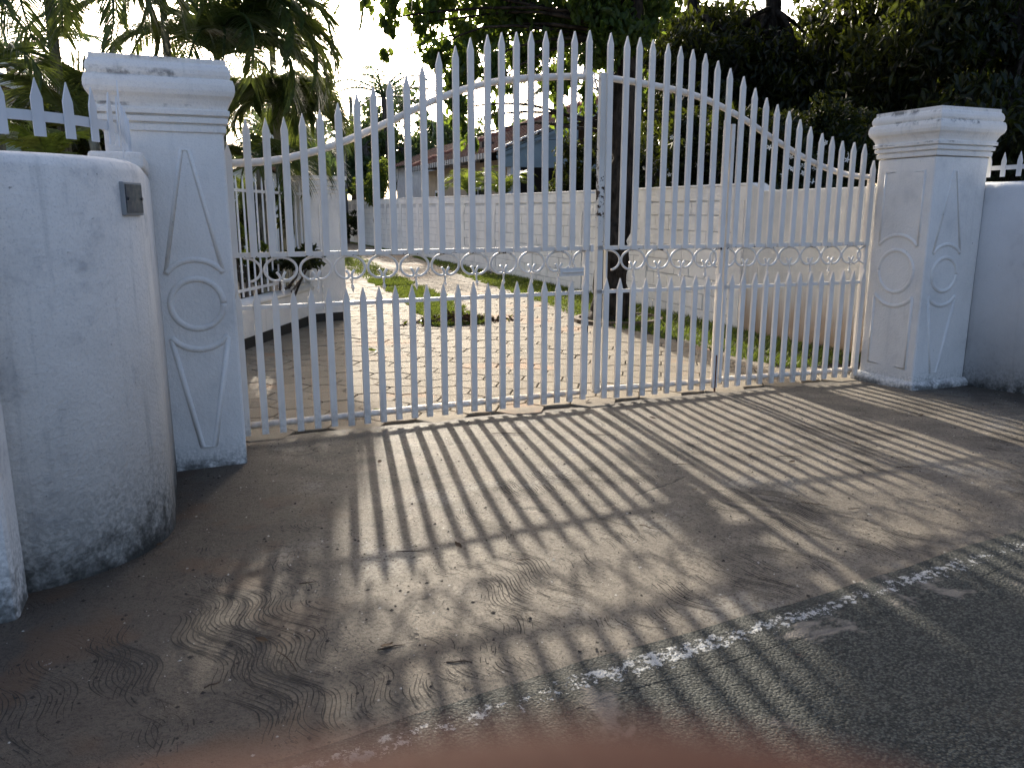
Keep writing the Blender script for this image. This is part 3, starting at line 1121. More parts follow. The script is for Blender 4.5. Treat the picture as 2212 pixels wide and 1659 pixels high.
# latch plate and catch on the meeting stile, drop bolt between the narrow panels
b = MB()
b.box(2.09, 2.285, -0.022, -0.014, 0.955, 1.015)
lp = b.build('latch_plate', M['gate_chip'], gl)
b = MB()
b.tube([(2.11, -0.026, 0.985), (2.27, -0.026, 0.985)], 0.007, 8)
b.build('latch_bolt', M['gate'], lp)
b = MB()
b.box(2.338, 2.362, -0.02, 0.02, 1.125, 1.175)
b.build('catch', M['gate'], gl)
b = MB()
b.tube([(0.978, -0.03, 0.005), (0.978, -0.03, 0.30)], 0.008, 8)
b.build('drop_bolt', M['rust'], gA)
b = MB()
b.box(2.338, 2.372, -0.006, 0.004, 1.535, 1.547)
b.build('striker', M['gate'], gl)


# ------------------------------------------------------------------ picket fences on the flank walls
def fence_on(label, path, zr, zt, zb, step, start=0.0, tall=()):
    t = empty('picket_fence', (path[0][0], path[0][1], WT))
    off_ = Vector(t.location)
    tag(t, label, 'fence')
    P = [Vector((p[0], p[1], 0)) for p in path]
    L = [0.0]
    for i in range(1, len(P)):
        L.append(L[-1] + (P[i] - P[i - 1]).length)
    rings = []
    for i, p in enumerate(P):
        d = (P[min(i + 1, len(P) - 1)] - P[max(i - 1, 0)]).normalized()
        nn = Vector((d.y, -d.x, 0))
        rings.append([tuple(p + nn * a + Vector((0, 0, z)) - off_) for a, z in ((0.004, zr - 0.017), (0.004, zr + 0.017), (-0.004, zr + 0.017), (-0.004, zr - 0.017))])
    mb = MB()
    mb.rings(rings)
    mb.build('rail', M['fence'], t)
    s_ = start
    k = 0
    while s_ < L[-1] - 0.01:
        x = float(np.interp(s_, L, [p.x for p in P]))
        y = float(np.interp(s_, L, [p.y for p in P]))
        i = min(max(int(np.searchsorted(L, s_)), 1), len(P) - 1)
        d = (P[i] - P[i - 1]).normalized()
        up = 0.075 if k in tall else 0.0
        me = picket_mesh(zb - up * 0.5, zt + up, 0.065, 0.040, 0.005, M['fence'])
        nn = Vector((d.y, -d.x, 0))
        place('picket', me, t, Vector((x, y, 0)) + nn * 0.0045 - off_, (rng.gauss(0, 0.001), rng.gauss(0, 0.002), math.atan2(d.y, d.x)))
        s_ += step
        k += 1
    return t


fin = 0.075
fl = [(-3.2, ACY - AR + fin), (-2.2, ACY - AR + fin), (-1.5, ACY - AR + fin)] + arc(ACX, ACY, AR - fin, -90, 0, 22) + [(ACX + AR - fin, -1.2), (ACX + AR - fin, -0.9), (ACX + AR - fin, -0.58)]
fence_on('low white picket fence with pointed tips along the top of the curved wall', fl, 1.722, 1.845, 1.655, 0.113, 0.03, tall=(26,))
fr = [(5.60, -0.42), (5.60, -0.8), (5.60, -1.3), (5.60, -1.45)] + arc(6.10, -1.45, 0.5, 180, 270, 14) + [(7, -1.95), (9, -1.95)]
fence_on('low white picket fence on the bluish wall beyond the panelled gate pillar', list(fr), 1.745, 1.86, 1.675, 0.128, 0.06)

# ------------------------------------------------------------------ small plate on the curved wall
ang = R(-22)
pc = Vector((ACX + (AR + 0.001) * math.cos(ang), ACY + (AR + 0.001) * math.sin(ang), 1.452))
t = empty('wall_plate', pc, ang + R(90))
tag(t, 'small dark glassy name plate fixed to the curved wall near the pillar', 'plate')
b = MB()
b.box(-0.075, 0.075, -0.010, 0.012, -0.062, 0.062)
b.build('backing', M['grey_metal'], t, bevel=0.003)
gp = NT('plate_face')
n_ = gp.noise(12, 4, 0.6)
gm_ = gp.surf(gp.mix(gp.ss(n_, 0.35, 0.65), (0.045, 0.055, 0.065), (0.15, 0.15, 0.12)), 0.2, None, 0.5)
b = MB()
b.box(-0.066, 0.066, -0.0135, -0.0105, -0.053, 0.053)
b.build('face', gm_, t)
for sx in (-0.055, 0.055):
    b = MB()
    b.tube([(sx, -0.0135, 0.0), (sx, -0.019, 0.0)], 0.006, 10)
    b.build('screw', M['dark_metal'], t)

# ------------------------------------------------------------------ boundary wall along the drive
b = MB()
b.box(5.83, 6.05, -0.35, 2.50, -0.08, 1.650)
nw = b.build('boundary_wall', M['near_wall'], bevel=0.012)
tag(nw, 'plain white plaster wall behind the outer gate panel, stained brown near the ground', 'wall')
b = MB()
b.prism([(2.497, -0.08), (2.78, -0.08), (2.78, 1.745), (2.72, 1.745), (2.497, 1.652)], 5.832, 6.048, 'x')
b.build('sloped_end', M['near_wall'], nw, bevel=0.01)
b = MB()
b.prism([(0.9, 1.22), (0.93, 1.19), (0.925, 1.235)], 5.815, 5.835, 'x')
b.build('iron_stub', M['dark_metal'], nw)

DW = [Vector((5.862, 2.782, 0)), Vector((6.26, 7.0, 0)), Vector((6.60, 13.0, 0)), Vector((6.94, 22.5, 0)), Vector((7.30, 36.0, 0))]
DL = [0.0]
for i in range(1, len(DW)):
    DL.append(DL[-1] + (DW[i] - DW[i - 1]).length)


def dwp(s_):
    i = min(max(int(np.searchsorted(DL, s_)), 1), len(DW) - 1)
    k = (s_ - DL[i - 1]) / (DL[i] - DL[i - 1])
    p = DW[i - 1].lerp(DW[i], k)
    d = (DW[i] - DW[i - 1]).normalized()
    return p, d, Vector((-d.y, d.x, 0))          # normal towards the drive


def dtop(s_):
    return 1.745 + 0.0078 * s_


tw = empty('boundary_wall', DW[0])
tag(tw, 'long white block wall receding along the drive, with raised pilasters and coping', 'wall')
woff = Vector(tw.location)


def wall_piece(s0, s1, z0, z1, z0b, z1b, d0, d1, segs=1):
    """box hugging the wall from arc s0 to s1; d0 behind, d1 proud of the face"""
    mb = MB()
    rings = []
    for i in range(segs + 1):
        s_ = s0 + (s1 - s0) * i / segs
        k = i / segs
        p, d, n = dwp(s_)
        za, zb_ = z0 + (z0b - z0) * k, z1 + (z1b - z1) * k
        rings.append([tuple(p - woff + n * a + Vector((0, 0, z))) for a, z in ((d1, za), (d1, zb_), (-d0, zb_), (-d0, za))])
    mb.rings(rings)
    return mb


SEND = DL[-1]
wall_piece(0, SEND, -0.1, dtop(0) - 0.004, -0.1, dtop(SEND) - 0.004, 0.20, 0.0, 44).build('core', M['joint'], tw)
wall_piece(0, SEND, dtop(0) - 0.20, dtop(0) - 0.03, dtop(SEND) - 0.20, dtop(SEND) - 0.03, 0.19, 0.022, 44).build('top_band', M['drive_wall'], tw)
wall_piece(0, SEND, dtop(0) - 0.03, dtop(0), dtop(SEND) - 0.03, dtop(SEND), 0.21, 0.034, 44).build('coping', M['drive_wall'], tw, bevel=0.01)
PITCHW = 2.55
pil_s = [0.06 + PITCHW * k for k in range(15)]
for s_ in pil_s:
    if s_ + 0.3 > SEND:
        continue
    wall_piece(s_, s_ + 0.24, -0.1, dtop(s_) - 0.2 - 0.001, -0.1, dtop(s_) - 0.2 - 0.001, 0.02, 0.020).build('pilaster', M['drive_wall'], tw)
    # splayed corners under the band
    for (a, c_) in ((s_ - 0.10, s_), (s_ + 0.34, s_ + 0.24)):
        if a < 0:
            continue
        mb = MB()
        zt = dtop(s_) - 0.205
        pa, da, na = dwp(a)
        pb, db, nb = dwp(c_)
        tri = [pa + Vector((0, 0, zt)), pb + Vector((0, 0, zt)), pb + Vector((0, 0, zt - 0.24))]
        mb.rings([[tuple(q - woff + na * 0.0195) for q in tri], [tuple(q - woff - na * 0.01) for q in tri]])
        mb.build('splay', M['drive_wall'], tw)
nblock = 0
farb = MB()
CH = 0.205
for pi_, s_ in enumerate(pil_s):
    a0, a1 = s_ + 0.24, min(s_ + PITCHW, SEND)
    if a0 >= SEND:
        break
    for r_ in range(8):
        z0 = -0.06 + r_ * CH
        z1 = min(z0 + CH - 0.018, dtop(s_) - 0.21)
        if z1 - z0 < 0.05:
            continue
        u = a0 - (0.205 if r_ % 2 else 0.0)
        while u < a1 - 0.02:
            b0, b1 = max(u, a0) + 0.008, min(u + 0.41, a1) - 0.008
            u += 0.41
            if b1 - b0 < 0.04:
                continue
            pr = 0.014 + rng.uniform(-0.003, 0.003)
            wp = wall_piece(b0, b1, z0, z1, z0, z1, 0.01, pr)
            if nblock < 290:
                wp.build('block', M['drive_wall'], tw)
                nblock += 1
            else:
                nb_ = len(farb.v)
                farb.v += wp.v
                farb.f += [tuple(i + nb_ for i in f) for f in wp.f]
fo = farb.build('far_blocks', M['drive_wall'], tw)
tag(fo, kind='stuff')

# ------------------------------------------------------------------ low garden wall with pillar and railing (inside)
G0, G1 = Vector((-0.42, 2.54, 0)), Vector((1.20, 5.56, 0))
gd = (G1 - G0).normalized()
gn = Vector((gd.y, -gd.x, 0))                 # towards the drive
t = empty('garden_wall', G0, math.atan2(gd.y, gd.x))
tag(t, 'low white garden wall with rounded coping and black painted skirting', 'wall')
GLEN = (G1 - G0).length
b = MB()
b.box(0, GLEN, 0.0, 0.18, -0.05, 0.43)
b.build('wall', M['garden_wall'], t)
b = MB()
b.box(0, GLEN, -0.014, 0.02, -0.05, 0.112)
b.build('skirting', M['black'], t)
b = MB()
b.tube([(0, 0.085, 0.455), (GLEN, 0.085, 0.455)], 0.105, 14)
b.v = [(x, y, 0.452 + (z - 0.455) * 0.5) for x, y, z in b.v]
b.build('coping', M['garden_wall'], t, smooth=True)

PGX = G1 + gd * 0.20
t2 = empty('garden_pillar', PGX, R(12))
tag(t2, 'cream square pillar with moulded cap at the end of the low garden wall', 'pillar')
hw = 0.245
s = square_loft(-hw, hw, -hw, hw, [(0.004, -0.05), (0.004, 0.11)])
s.build('skirting', M['black'], t2)
s = square_loft(-hw, hw, -hw, hw, [(0, 0.09), (0, 1.66)])
s.build('shaft', M['garden_wall'], t2, bevel=0.01)
s = square_loft(-hw, hw, -hw, hw, [(0.0, 1.64), (0.012, 1.645), (0.012, 1.675), (0.004, 1.68), (0.022, 1.69), (0.022, 1.72), (0.012, 1.725), (0.035, 1.74), (0.035, 1.79), (0.02, 1.80), (0.05, 1.815), (0.05, 1.86)])
s.build('cap', M['garden_wall'], t2, bevel=0.004)
b = MB()
for xx in (-0.19, -0.06):
    b.box(xx - 0.03, xx + 0.03, -hw - 0.012, -hw + 0.01, 0.16, 1.52)
b.build('reveal_strip', M['garden_wall'], t2)

t3 = empty('garden_railing', G0 + Vector((0, 0, 0.5)) - gn * 0.09, math.atan2(gd.y, gd.x))
tag(t3, 'thin white metal bar railing standing on the low garden wall', 'railing')
for zz, nm in ((0.09, 'lower_rail'), (1.13, 'upper_rail')):
    b = MB()
    b.box(0, GLEN - 0.05, -0.008, 0.008, zz - 0.015, zz + 0.015)
    b.build(nm, M['fence'], t3)
bar = MB()
bar.tube([(0, 0, 0.02), (0, 0, 1.20), (0, 0, 1.29)], [0.011, 0.011, 0.002], 6)
bar_me = bar.mesh('bar', M['fence'])
kx = 0.10
while kx < GLEN - 0.1:
    place('bar', bar_me, t3, (kx, 0, 0))
    kx += 0.165


# ------------------------------------------------------------------ foliage tools
def leaf_arrays(cent, size, droop=0.5, width=0.42, jitter=0.5):
    cent = np.asarray(cent, dtype=np.float64)
    n = len(cent)
    L = size * nrg.uniform(0.6, 1.35, n)
    d = nrg.normal(0, 1, (n, 3))
    d[:, 2] -= droop * 2.0
    d /= np.linalg.norm(d, axis=1)[:, None]
    q = nrg.normal(0, 1, (n, 3))
    q[:, 2] += 0.8
    s_ = np.cross(d, q)
    s_ /= np.linalg.norm(s_, axis=1)[:, None] + 1e-9
    nn = np.cross(s_, d)
    V_ = np.zeros((n, 6, 3))
    W_ = (L * width * 0.5)[:, None]
    Lh = (L * 0.5)[:, None]
    V_[:, 0] = cent - d * Lh
    V_[:, 1] = cent - d * Lh * 0.25 + s_ * W_ + nn * W_ * 0.35
    V_[:, 2] = cent + d * Lh * 0.45 + s_ * W_ * 0.72 + nn * W_ * 0.2 - nn * Lh * 0.12
    V_[:, 3] = cent + d * Lh - nn * Lh * 0.35
    V_[:, 4] = cent + d * Lh * 0.45 - s_ * W_ * 0.72 + nn * W_ * 0.2 - nn * Lh * 0.12
    V_[:, 5] = cent - d * Lh * 0.25 - s_ * W_ + nn * W_ * 0.35
    idx = np.arange(n)[:, None] * 6
    F_ = np.concatenate([idx + np.array([[0, 1, 2, 3]]), idx + np.array([[0, 3, 4, 5]])], axis=0)
    return V_.reshape(-1, 3), F_


def clump_points(clumps, shell=0.55):
    out = []
    for (c_, r_, n) in clumps:
        n = int(n)
        d = nrg.normal(0, 1, (n, 3))
        d /= np.linalg.norm(d, axis=1)[:, None]
        rad = nrg.uniform(0, 1, n) ** (1 / 3.0)
        rad = shell + (1 - shell) * rad if False else rad
        p = d * rad[:, None] * np.asarray(r_)[None, :]
        # break each clump into sprays
        k = max(3, n // 28)
        cen = p[nrg.integers(0, n, k)]
        w_ = nrg.integers(0, k, n)
        pull = nrg.uniform(0.35, 0.92, n)[:, None]
        p = p * (1 - pull) + cen[w_] * pull
        out.append(p + np.asarray(c_)[None, :])
    return np.concatenate(out)


def crown(name, clumps, size, mat, parent, droop=0.5, width=0.42):
    off_ = np.asarray(parent.location)
    V_, F_ = leaf_arrays(clump_points(clumps) - off_[None, :], size, droop, width)
    return place(name, np_mesh(name, V_, F_, mat), parent)


def limb(mb, a, c_, r0, r1, sag=0.15, n=7):
    a, c_ = Vector(a), Vector(c_)
    pts_, rad = [], []
    L = (c_ - a).length
    w_ = Vector((rng.gauss(0, 1), rng.gauss(0, 1), rng.gauss(0, 0.4))) * L * 0.05
    for i in range(n + 1):
        k = i / n
        p = a.lerp(c_, k) + Vector((0, 0, sag * L * math.sin(k * math.pi))) + w_ * math.sin(k * math.pi * 2)
        pts_.append(p)
        rad.append(r0 + (r1 - r0) * k)
    mb.tube(pts_, rad, 7)


def tree(name, label, base, trunk_pts, trunk_r, clumps, size, lmat, bmat, droop=0.5, width=0.42, group=None, limbs_from=None, cat='tree', limb_r=None):
    t = empty(name, base)
    tag(t, label, cat, group)
    off_ = Vector(base)
    mb = MB()
    n = len(trunk_pts)
    dense, rad = [], []
    for i in range(n - 1):
        for k in range(5):
            p = Vector(trunk_pts[i]).lerp(Vector(trunk_pts[i + 1]), k / 5)
            dense.append(p + Vector((rng.gauss(0, 0.02), rng.gauss(0, 0.02), 0)) * trunk_r[0] * 4 - off_)
            rad.append((trunk_r[i] + (trunk_r[i + 1] - trunk_r[i]) * k / 5) * rng.uniform(0.90, 1.10))
    dense.append(Vector(trunk_pts[-1]) - off_)
    rad.append(trunk_r[-1])
    mb.tube(dense, rad, 12)
    mb.build('trunk', bmat, t, smooth=True)
    mb = MB()
    top = Vector(trunk_pts[-1])
    src = [Vector(p) for p in (limbs_from or trunk_pts[-2:])]
    for (c_, r_, n_) in clumps:
        s0 = min(src, key=lambda q: (q - Vector(c_)).length)
        limb(mb, s0 - off_, Vector(c_) - off_, limb_r or trunk_r[-1] * 0.55, 0.010, 0.08)
    if mb.v:
        tag(mb.build('limbs', bmat, t, smooth=True), kind='stuff')
    crown('crown', clumps, size, lmat, t, droop, width)
    return t


def V3(p):
    return (p[0], p[1], p[2])


# ------------------------------------------------------------------ the tree inside the gate
TB = (4.90, 4.25, -0.05)
tr_pts = [(4.83, 4.22, -0.05), (4.84, 4.24, 0.12), (4.88, 4.27, 0.95), (4.99, 4.30, 1.55), (5.05, 4.34, 2.4), (5.1, 4.4, 3.6), (5.2, 4.5, 5.2)]
cl = []


def C(px, py, dep, rx_, ry_, rz_, n):
    p = at(px, py, dep)
    cl.append(((p.x, p.y, p.z), (rx_, ry_, rz_), n))


# hanging sprays on the open side
C(825, 10, 10.0, 0.26, 0.5, 0.28, 150)
C(850, 40, 10.0, 0.16, 0.4, 0.30, 90)
C(905, 50, 10.2, 0.28, 0.5, 0.35, 170)
C(960, 10, 10.4, 0.5, 0.6, 0.35, 420)
C(945, 110, 10.2, 0.30, 0.5, 0.30, 220)
C(990, 160, 10.2, 0.30, 0.5, 0.40, 330)
C(985, 235, 10.2, 0.22, 0.4, 0.34, 200)
C(1005, 300, 10.3, 0.15, 0.3, 0.28, 90)
C(1030, 90, 10.5, 0.45, 0.7, 0.45, 480)
C(1070, 20, 10.5, 0.5, 0.7, 0.4, 560)
C(1075, 170, 10.4, 0.26, 0.5, 0.36, 200)
C(1065, 250, 10.4, 0.12, 0.3, 0.28, 60)
C(1140, 10, 10.6, 0.6, 0.8, 0.5, 800)
C(1140, 110, 10.6, 0.5, 0.7, 0.45, 600)
C(1210, 165, 10.7, 0.34, 0.6, 0.36, 260)
C(1215, 270, 10.6, 0.16, 0.4, 0.30, 60)
C(1262, 240, 10.6, 0.16, 0.4, 0.45, 90)
C(1230, 50, 10.8, 0.6, 0.8, 0.5, 1000)
C(1310, 10, 9.9, 0.6, 0.5, 0.45, 1100)
C(1340, 80, 9.9, 0.5, 0.4, 0.35, 800)
C(1300, 120, 10.0, 0.35, 0.4, 0.35, 420)
C(1385, 30, 10.6, 0.6, 0.7, 0.45, 900)
C(1345, 190, 11.6, 0.45, 0.6, 0.45, 420)
C(835, 120, 11.0, 0.15, 0.2, 0.16, 40)
# the rest of the crown, above the frame
for k in range(16):
    a = 2 * math.pi * k / 16 + rng.uniform(-0.2, 0.2)
    rr = rng.uniform(0.8, 3.0)
    cl.append(((4.9 + rr * math.cos(a), 4.4 + rr * math.sin(a), rng.uniform(4.6, 6.6)), (1.1, 1.1, 0.7), 500))
for (x_, y_, z_) in ((1.5, 5.3, 5.0), (1.9, 6.6, 5.5), (2.6, 7.6, 5.4), (3.4, 8.4, 5.6), (4.4, 8.0, 5.2), (5.4, 8.6, 5.6), (2.4, 6.0, 6.0), (3.6, 7.0, 6.2), (4.8, 6.6, 5.4), (1.2, 6.0, 5.6), (6.2, 7.4, 5.4), (3.0, 9.2, 6.2), (4.6, 9.4, 6.2)):  # extra clumps added above the frame to shade the road and the hand
    cl.append(((x_, y_, z_), (0.9, 0.9, 0.55), 1500 if x_ < 2.0 else 420))
tree('shade_tree', 'leafy tree with a dark bare trunk standing just inside the gate by the wall', TB, tr_pts, [0.30, 0.25, 0.21, 0.175, 0.17, 0.17, 0.11], cl, 0.125,
     M['leaf_mid'], M['bark_dark'], 0.7, 0.5, limbs_from=tr_pts[4:], limb_r=0.028)
# stone ring round its foot
b = MB()
b.rings([[(4.9 + r_ * math.cos(2 * math.pi * k / 20), 4.1 + r_ * 0.9 * math.sin(2 * math.pi * k / 20), z) for k in range(20)] for r_, z in ((0.62, -0.03), (0.61, 0.045), (0.54, 0.05), (0.53, 0.0))], cap=False)
tk = b.build('tree_kerb', M['soil'])
tag(tk, 'low cement kerb ring around the foot of the shade tree', 'kerb')

# ------------------------------------------------------------------ dark trees behind the far wall
dark_spec = [
    ('tall dark tree with a thick straight trunk behind the panelled gate pillar', 1992, 13.0, 0.26, 0, (-180, 170), (-300, 330)),
    ('dark tree with a leaning trunk behind the outer gate panel', 1850, 14.5, 0.22, -30, (-130, 170), (-300, 340)),
    ('dark tree with a slanting trunk at the far edge beyond the bluish wall', 2150, 12.0, 0.24, 60, (-160, 190), (-300, 360)),
    ('dark tree hanging over the wall between the shade tree and outer gate panel', 1650, 15.0, 0.20, 20, (-140, 140), (130, 330)),
    ('dark tree close behind the shade tree trunk, its leaves touching the wall', 1490, 15.5, 0.18, 10, (-90, 130), (60, 330)),
]
for (lab, bx, dep, r0, lean, xr, yr) in dark_spec:
    bp = at(bx, 460, dep)
    base = (bp.x, bp.y, -0.06)
    t1_ = at(bx + lean * 0.5, 250, dep)
    t2_ = at(bx + lean, 20, dep)
    t3_ = at(bx + lean * 1.3, -260, dep)
    cl = []
    for k in range(34):
        q = at(bx + rng.uniform(*xr), rng.uniform(*yr), dep + rng.uniform(-1.3, 2.8))
        q.z = max(q.z, 1.3)
        q.x = max(q.x, 7.6)
        cl.append((V3(q), (1.0, 1.2, 0.75), 520))
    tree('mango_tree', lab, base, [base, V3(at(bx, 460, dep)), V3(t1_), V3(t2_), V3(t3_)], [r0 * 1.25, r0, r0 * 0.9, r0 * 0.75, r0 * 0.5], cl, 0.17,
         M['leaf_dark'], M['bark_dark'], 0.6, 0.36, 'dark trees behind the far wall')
# a lower evergreen mass behind the near wall, with white flowers
for (lab, bx, dep, w_) in (('dark flowering shrub with white star flowers behind the outer gate panel', 1780, 10.6, 1.0),
                           ('dark flowering shrub with scattered white flowers between tree trunk and outer gate panel', 1520, 12.6, 1.2)):
    bp = at(bx, 500, dep)
    base = (bp.x, bp.y, -0.06)
    t = empty('flowering_shrub', base)
    tag(t, lab, 'shrub', 'flowering shrubs behind the wall')
    mb = MB()
    for k in range(7):
        limb(mb, (rng.uniform(-0.2, 0.2), rng.uniform(-0.2, 0.2), 0), (rng.uniform(-0.8, 0.8), rng.uniform(-0.6, 0.6), rng.uniform(1.4, 2.6)), 0.03, 0.008)
    tag(mb.build('stems', M['bark_dark'], t, smooth=True), kind='stuff')
    cl = []
    for k in range(22):
        q = at(bx + rng.uniform(-150, 130), rng.uniform(255, 430), dep + rng.uniform(-0.5, 1.2))
        cl.append((V3(q), (0.45 * w_, 0.5, 0.4), 420))
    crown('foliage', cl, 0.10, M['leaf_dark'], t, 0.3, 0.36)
    fm = MB()
    for k in range(5):
        a = 2 * math.pi * k / 5
        u_, v_ = Vector((math.cos(a), 0, math.sin(a))), Vector((-math.sin(a), 0, math.cos(a)))
        n0 = len(fm.v)
        fm.v += [(0, 0, 0), tuple(u_ * 0.020 + v_ * 0.011 + Vector((0, -0.006, 0))), tuple(u_ * 0.042 + Vector((0, 0.004, 0))), tuple(u_ * 0.020 - v_ * 0.011 + Vector((0, -0.006, 0)))]
        fm.f.append((n0, n0 + 1, n0 + 2, n0 + 3))
    fme = fm.mesh('flower', M['petal'])
    for k in range(26):
        q = at(bx + rng.uniform(-140, 130), rng.uniform(295, 420), dep - rng.uniform(0.45, 0.8))
        place('flower', fme, t, q - Vector(base), (rng.uniform(-0.7, 0.7), rng.uniform(0, 6), rng.uniform(-1.2, 0.6)))


# clipped-looking evergreen bushes behind the block wall; the porch one added to shade the grass
for (lab, y_) in (('dark evergreen bush added behind the block wall below the house porch to shade the verge', 9.3), ('dark evergreen bush behind the block wall next to the shade tree trunk', 7.7), ('dark evergreen bush behind the block wall beside the narrow gate panel', 6.0), ('dark evergreen bush behind the block wall where the plain wall begins', 4.4)):
    base = (6.85, y_, -0.06)
    t = empty('evergreen_bush', base)
    tag(t, lab, 'bush', 'bushes behind the block wall')
    mb = MB()
    for k in range(7):
        limb(mb, (rng.uniform(-0.1, 0.1), rng.uniform(-0.1, 0.1), 0), (rng.uniform(-0.5, 0.5), rng.uniform(-0.6, 0.6), rng.uniform(1.5, 2.5)), 0.03, 0.008)
    tag(mb.build('stems', M['bark_dark'], t, smooth=True), kind='stuff')
    crown('foliage', [((6.85 + rng.uniform(-0.12, 0.45), y_ + rng.uniform(-0.75, 0.75), rng.uniform(0.9, 2.7)), (0.30, 0.45, 0.32), 400) for k in range(24)], 0.11, M['leaf_dark'], t, 0.2, 0.4)


# ------------------------------------------------------------------ palms
def frond_mesh(L, arch, droop, nleaf, leaflen, mat, curl=0.6, twist=0.3):
    """a pinnate frond growing along +X from the origin, arching up then falling"""
    pts_ = []
    n = 18
    p = Vector((0, 0, 0))
    ang_ = arch
    for i in range(n + 1):
        pts_.append(p.copy())
        k = i / n
        ang_ -= droop / n * (0.5 + 1.2 * k)
        p = p + Vector((math.cos(ang_), 0, math.sin(ang_))) * (L / n)
    V_, F_ = [], []
    # rachis
    mb = MB()
    mb.tube(pts_, [0.016 * L * (1 - 0.85 * i / n) + 0.002 for i in range(n + 1)], 5)
    V_ += mb.v
    F_ += mb.f
    for side in (-1, 1):
        for j in range(nleaf):
            k = 0.10 + 0.90 * (j + rng.random() * 0.6) / nleaf
            i = min(int(k * n), n - 1)
            q = pts_[i].lerp(pts_[i + 1], k * n - i)
            d = (pts_[i + 1] - pts_[i]).normalized()
            up = Vector((-d.z, 0, d.x))
            ll = leaflen * (0.45 + 0.75 * math.sin(min(1, k * 1.05) * math.pi * 0.86 + 0.25)) * rng.uniform(0.85, 1.1)
            sd = Vector((0, side, 0))
            f_ = 0.75 + 0.5 * k
            dirn = (sd * 1.0 + d * f_ + up * rng.uniform(0.1, 0.45)).normalized()
            w_ = d.cross(dirn).normalized().cross(dirn) * (0.011 + 0.012 * leaflen)
            w_ = (d * 0.85 + up * 0.35).normalized() * (0.006 + 0.013 * leaflen)
            n0 = len(V_)
            m_ = 4
            c_ = q.copy()
            dd = dirn.copy()
            for s_ in range(m_ + 1):
                kk = s_ / m_
                ww = w_ * (1.0 if 0 < s_ < 3 else 0.55) * (1 - 0.9 * max(0, kk - 0.5) / 0.5)
                V_ += [tuple(c_ - ww), tuple(c_ + ww)]
                dd = (dd + Vector((0, 0, -1)) * curl * 0.30 * rng.uniform(0.7, 1.3)).normalized()
                c_ = c_ + dd * (ll / m_)
            for s_ in range(m_):
                a = n0 + 2 * s_
                F_.append((a, a + 1, a + 3, a + 2))
    mb = MB()
    mb.v, mb.f = V_, F_
    return mb.mesh('frond', mat)


def palm(name, label, base, top, stem_r, fronds, mat, group=None, lean=0.0, stem_mat=None):
    """fronds: list of (azimuth deg, arch deg, droop deg, length, leaflets, leaflet length)"""
    t = empty(name, base)
    tag(t, label, 'palm', group)
    off_ = Vector(base)
    mb = MB()
    n = 16
    tp_ = Vector(top) - off_
    pts_, rad = [], []
    for i in range(n + 1):
        k = i / n
        pts_.append(tp_ * k + Vector((lean * math.sin(k * math.pi), 0, 0)))
        rad.append(stem_r * (1.25 - 0.4 * k) * (1.06 if i % 2 else 1.0))
    mb.tube(pts_, rad, 10)
    mb.build('trunk', stem_mat or M['palm_bark'], t, smooth=True)
    for (az, ar_, dr_, L, nl, ll) in fronds:
        me = frond_mesh(L, R(ar_), R(dr_), nl, ll, mat)
        place('frond', me, t, tp_ + Vector((0, 0, rng.uniform(-0.06, 0.06))), (rng.uniform(-0.25, 0.25), 0, R(az)))
    return t


def rnd_fronds(n, L, nl, ll, ar_=(20, 75), dr_=(90, 150), az0=0):
    return [(az0 + 360.0 * k / n + rng.uniform(-14, 14), rng.uniform(*ar_), rng.uniform(*dr_), L * rng.uniform(0.85, 1.12), nl, ll) for k in range(n)]


palms = [
    ('feathery palm with a thin pale stem rising behind the near pillar cap', 345, -70, 9.8, 1.9, 8, (5, 50), (100, 150), []),
    ('drooping feathery palm hanging over the gate next to the near pillar', 468, 118, 10.4, 1.9, 12, (30, 80), (110, 165),
     [(-75, 45, 150, 2.1, 90, 0.6), (-40, 50, 150, 2.2, 90, 0.6), (-15, 55, 150, 2.2, 90, 0.6), (-105, 40, 140, 1.8, 84, 0.55), (-58, 62, 160, 2.3, 90, 0.6), (8, 58, 150, 2.2, 90, 0.6), (-28, 68, 165, 2.4, 90, 0.6), (-5, 35, 140, 1.9, 90, 0.6), (-50, 35, 140, 2.0, 90, 0.6)]),
    ('short dark palm between the lattice cage and the hanging fronds', 602, 225, 12.0, 1.12, 18, (5, 75), (100, 165), [(-30, 20, 120, 1.4, 84, 0.5), (0, 25, 120, 1.3, 84, 0.5), (-60, 15, 110, 1.3, 84, 0.5)]),
    ('dark feathery palm above the curved wall fence', 95, -90, 7.4, 1.75, 10, (5, 45), (110, 160), [(-60, 20, 130, 1.9, 80, 0.5), (-100, 10, 120, 1.7, 80, 0.5)]),
    ('low bushy palm between the fence and the near pillar cap', 235, 250, 8.8, 1.15, 12, (30, 80), (70, 140), []),
    ('tall feathery palm with thin fronds reaching down from above the gate end', 575, -110, 11.5, 2.2, 8, (5, 45), (100, 140), [(-60, 20, 130, 2.3, 70, 0.6)]),
]
for (lab, px_, py_, dep, L, n_, ar_, dr_, extra) in palms:
    p = at(px_, py_, dep)
    palm('areca_palm', lab, (p.x, p.y, -0.06), V3(p), 0.05, rnd_fronds(n_, L, 78, 0.50, ar_, dr_, rng.uniform(0, 40)) + extra, M['frond'], 'garden palms')
p = at(560, 350, 9.9)
palm('areca_palm', 'low palm with hanging fronds behind the garden railing', (p.x, p.y, -0.06), V3(p), 0.05,
     rnd_fronds(10, 1.25, 60, 0.40, (20, 60), (120, 170)), M['frond'], 'garden palms')
p = at(112, 352, 5.6)
palm('fan_palm', 'bright green palm tuft just above the curved wall under its fence', (p.x, p.y, -0.06), V3(p), 0.05,
     rnd_fronds(9, 0.36, 26, 0.15, (35, 80), (30, 80)), M['leaf_bright'], 'garden palms')
p = at(-20, 190, 6.6)
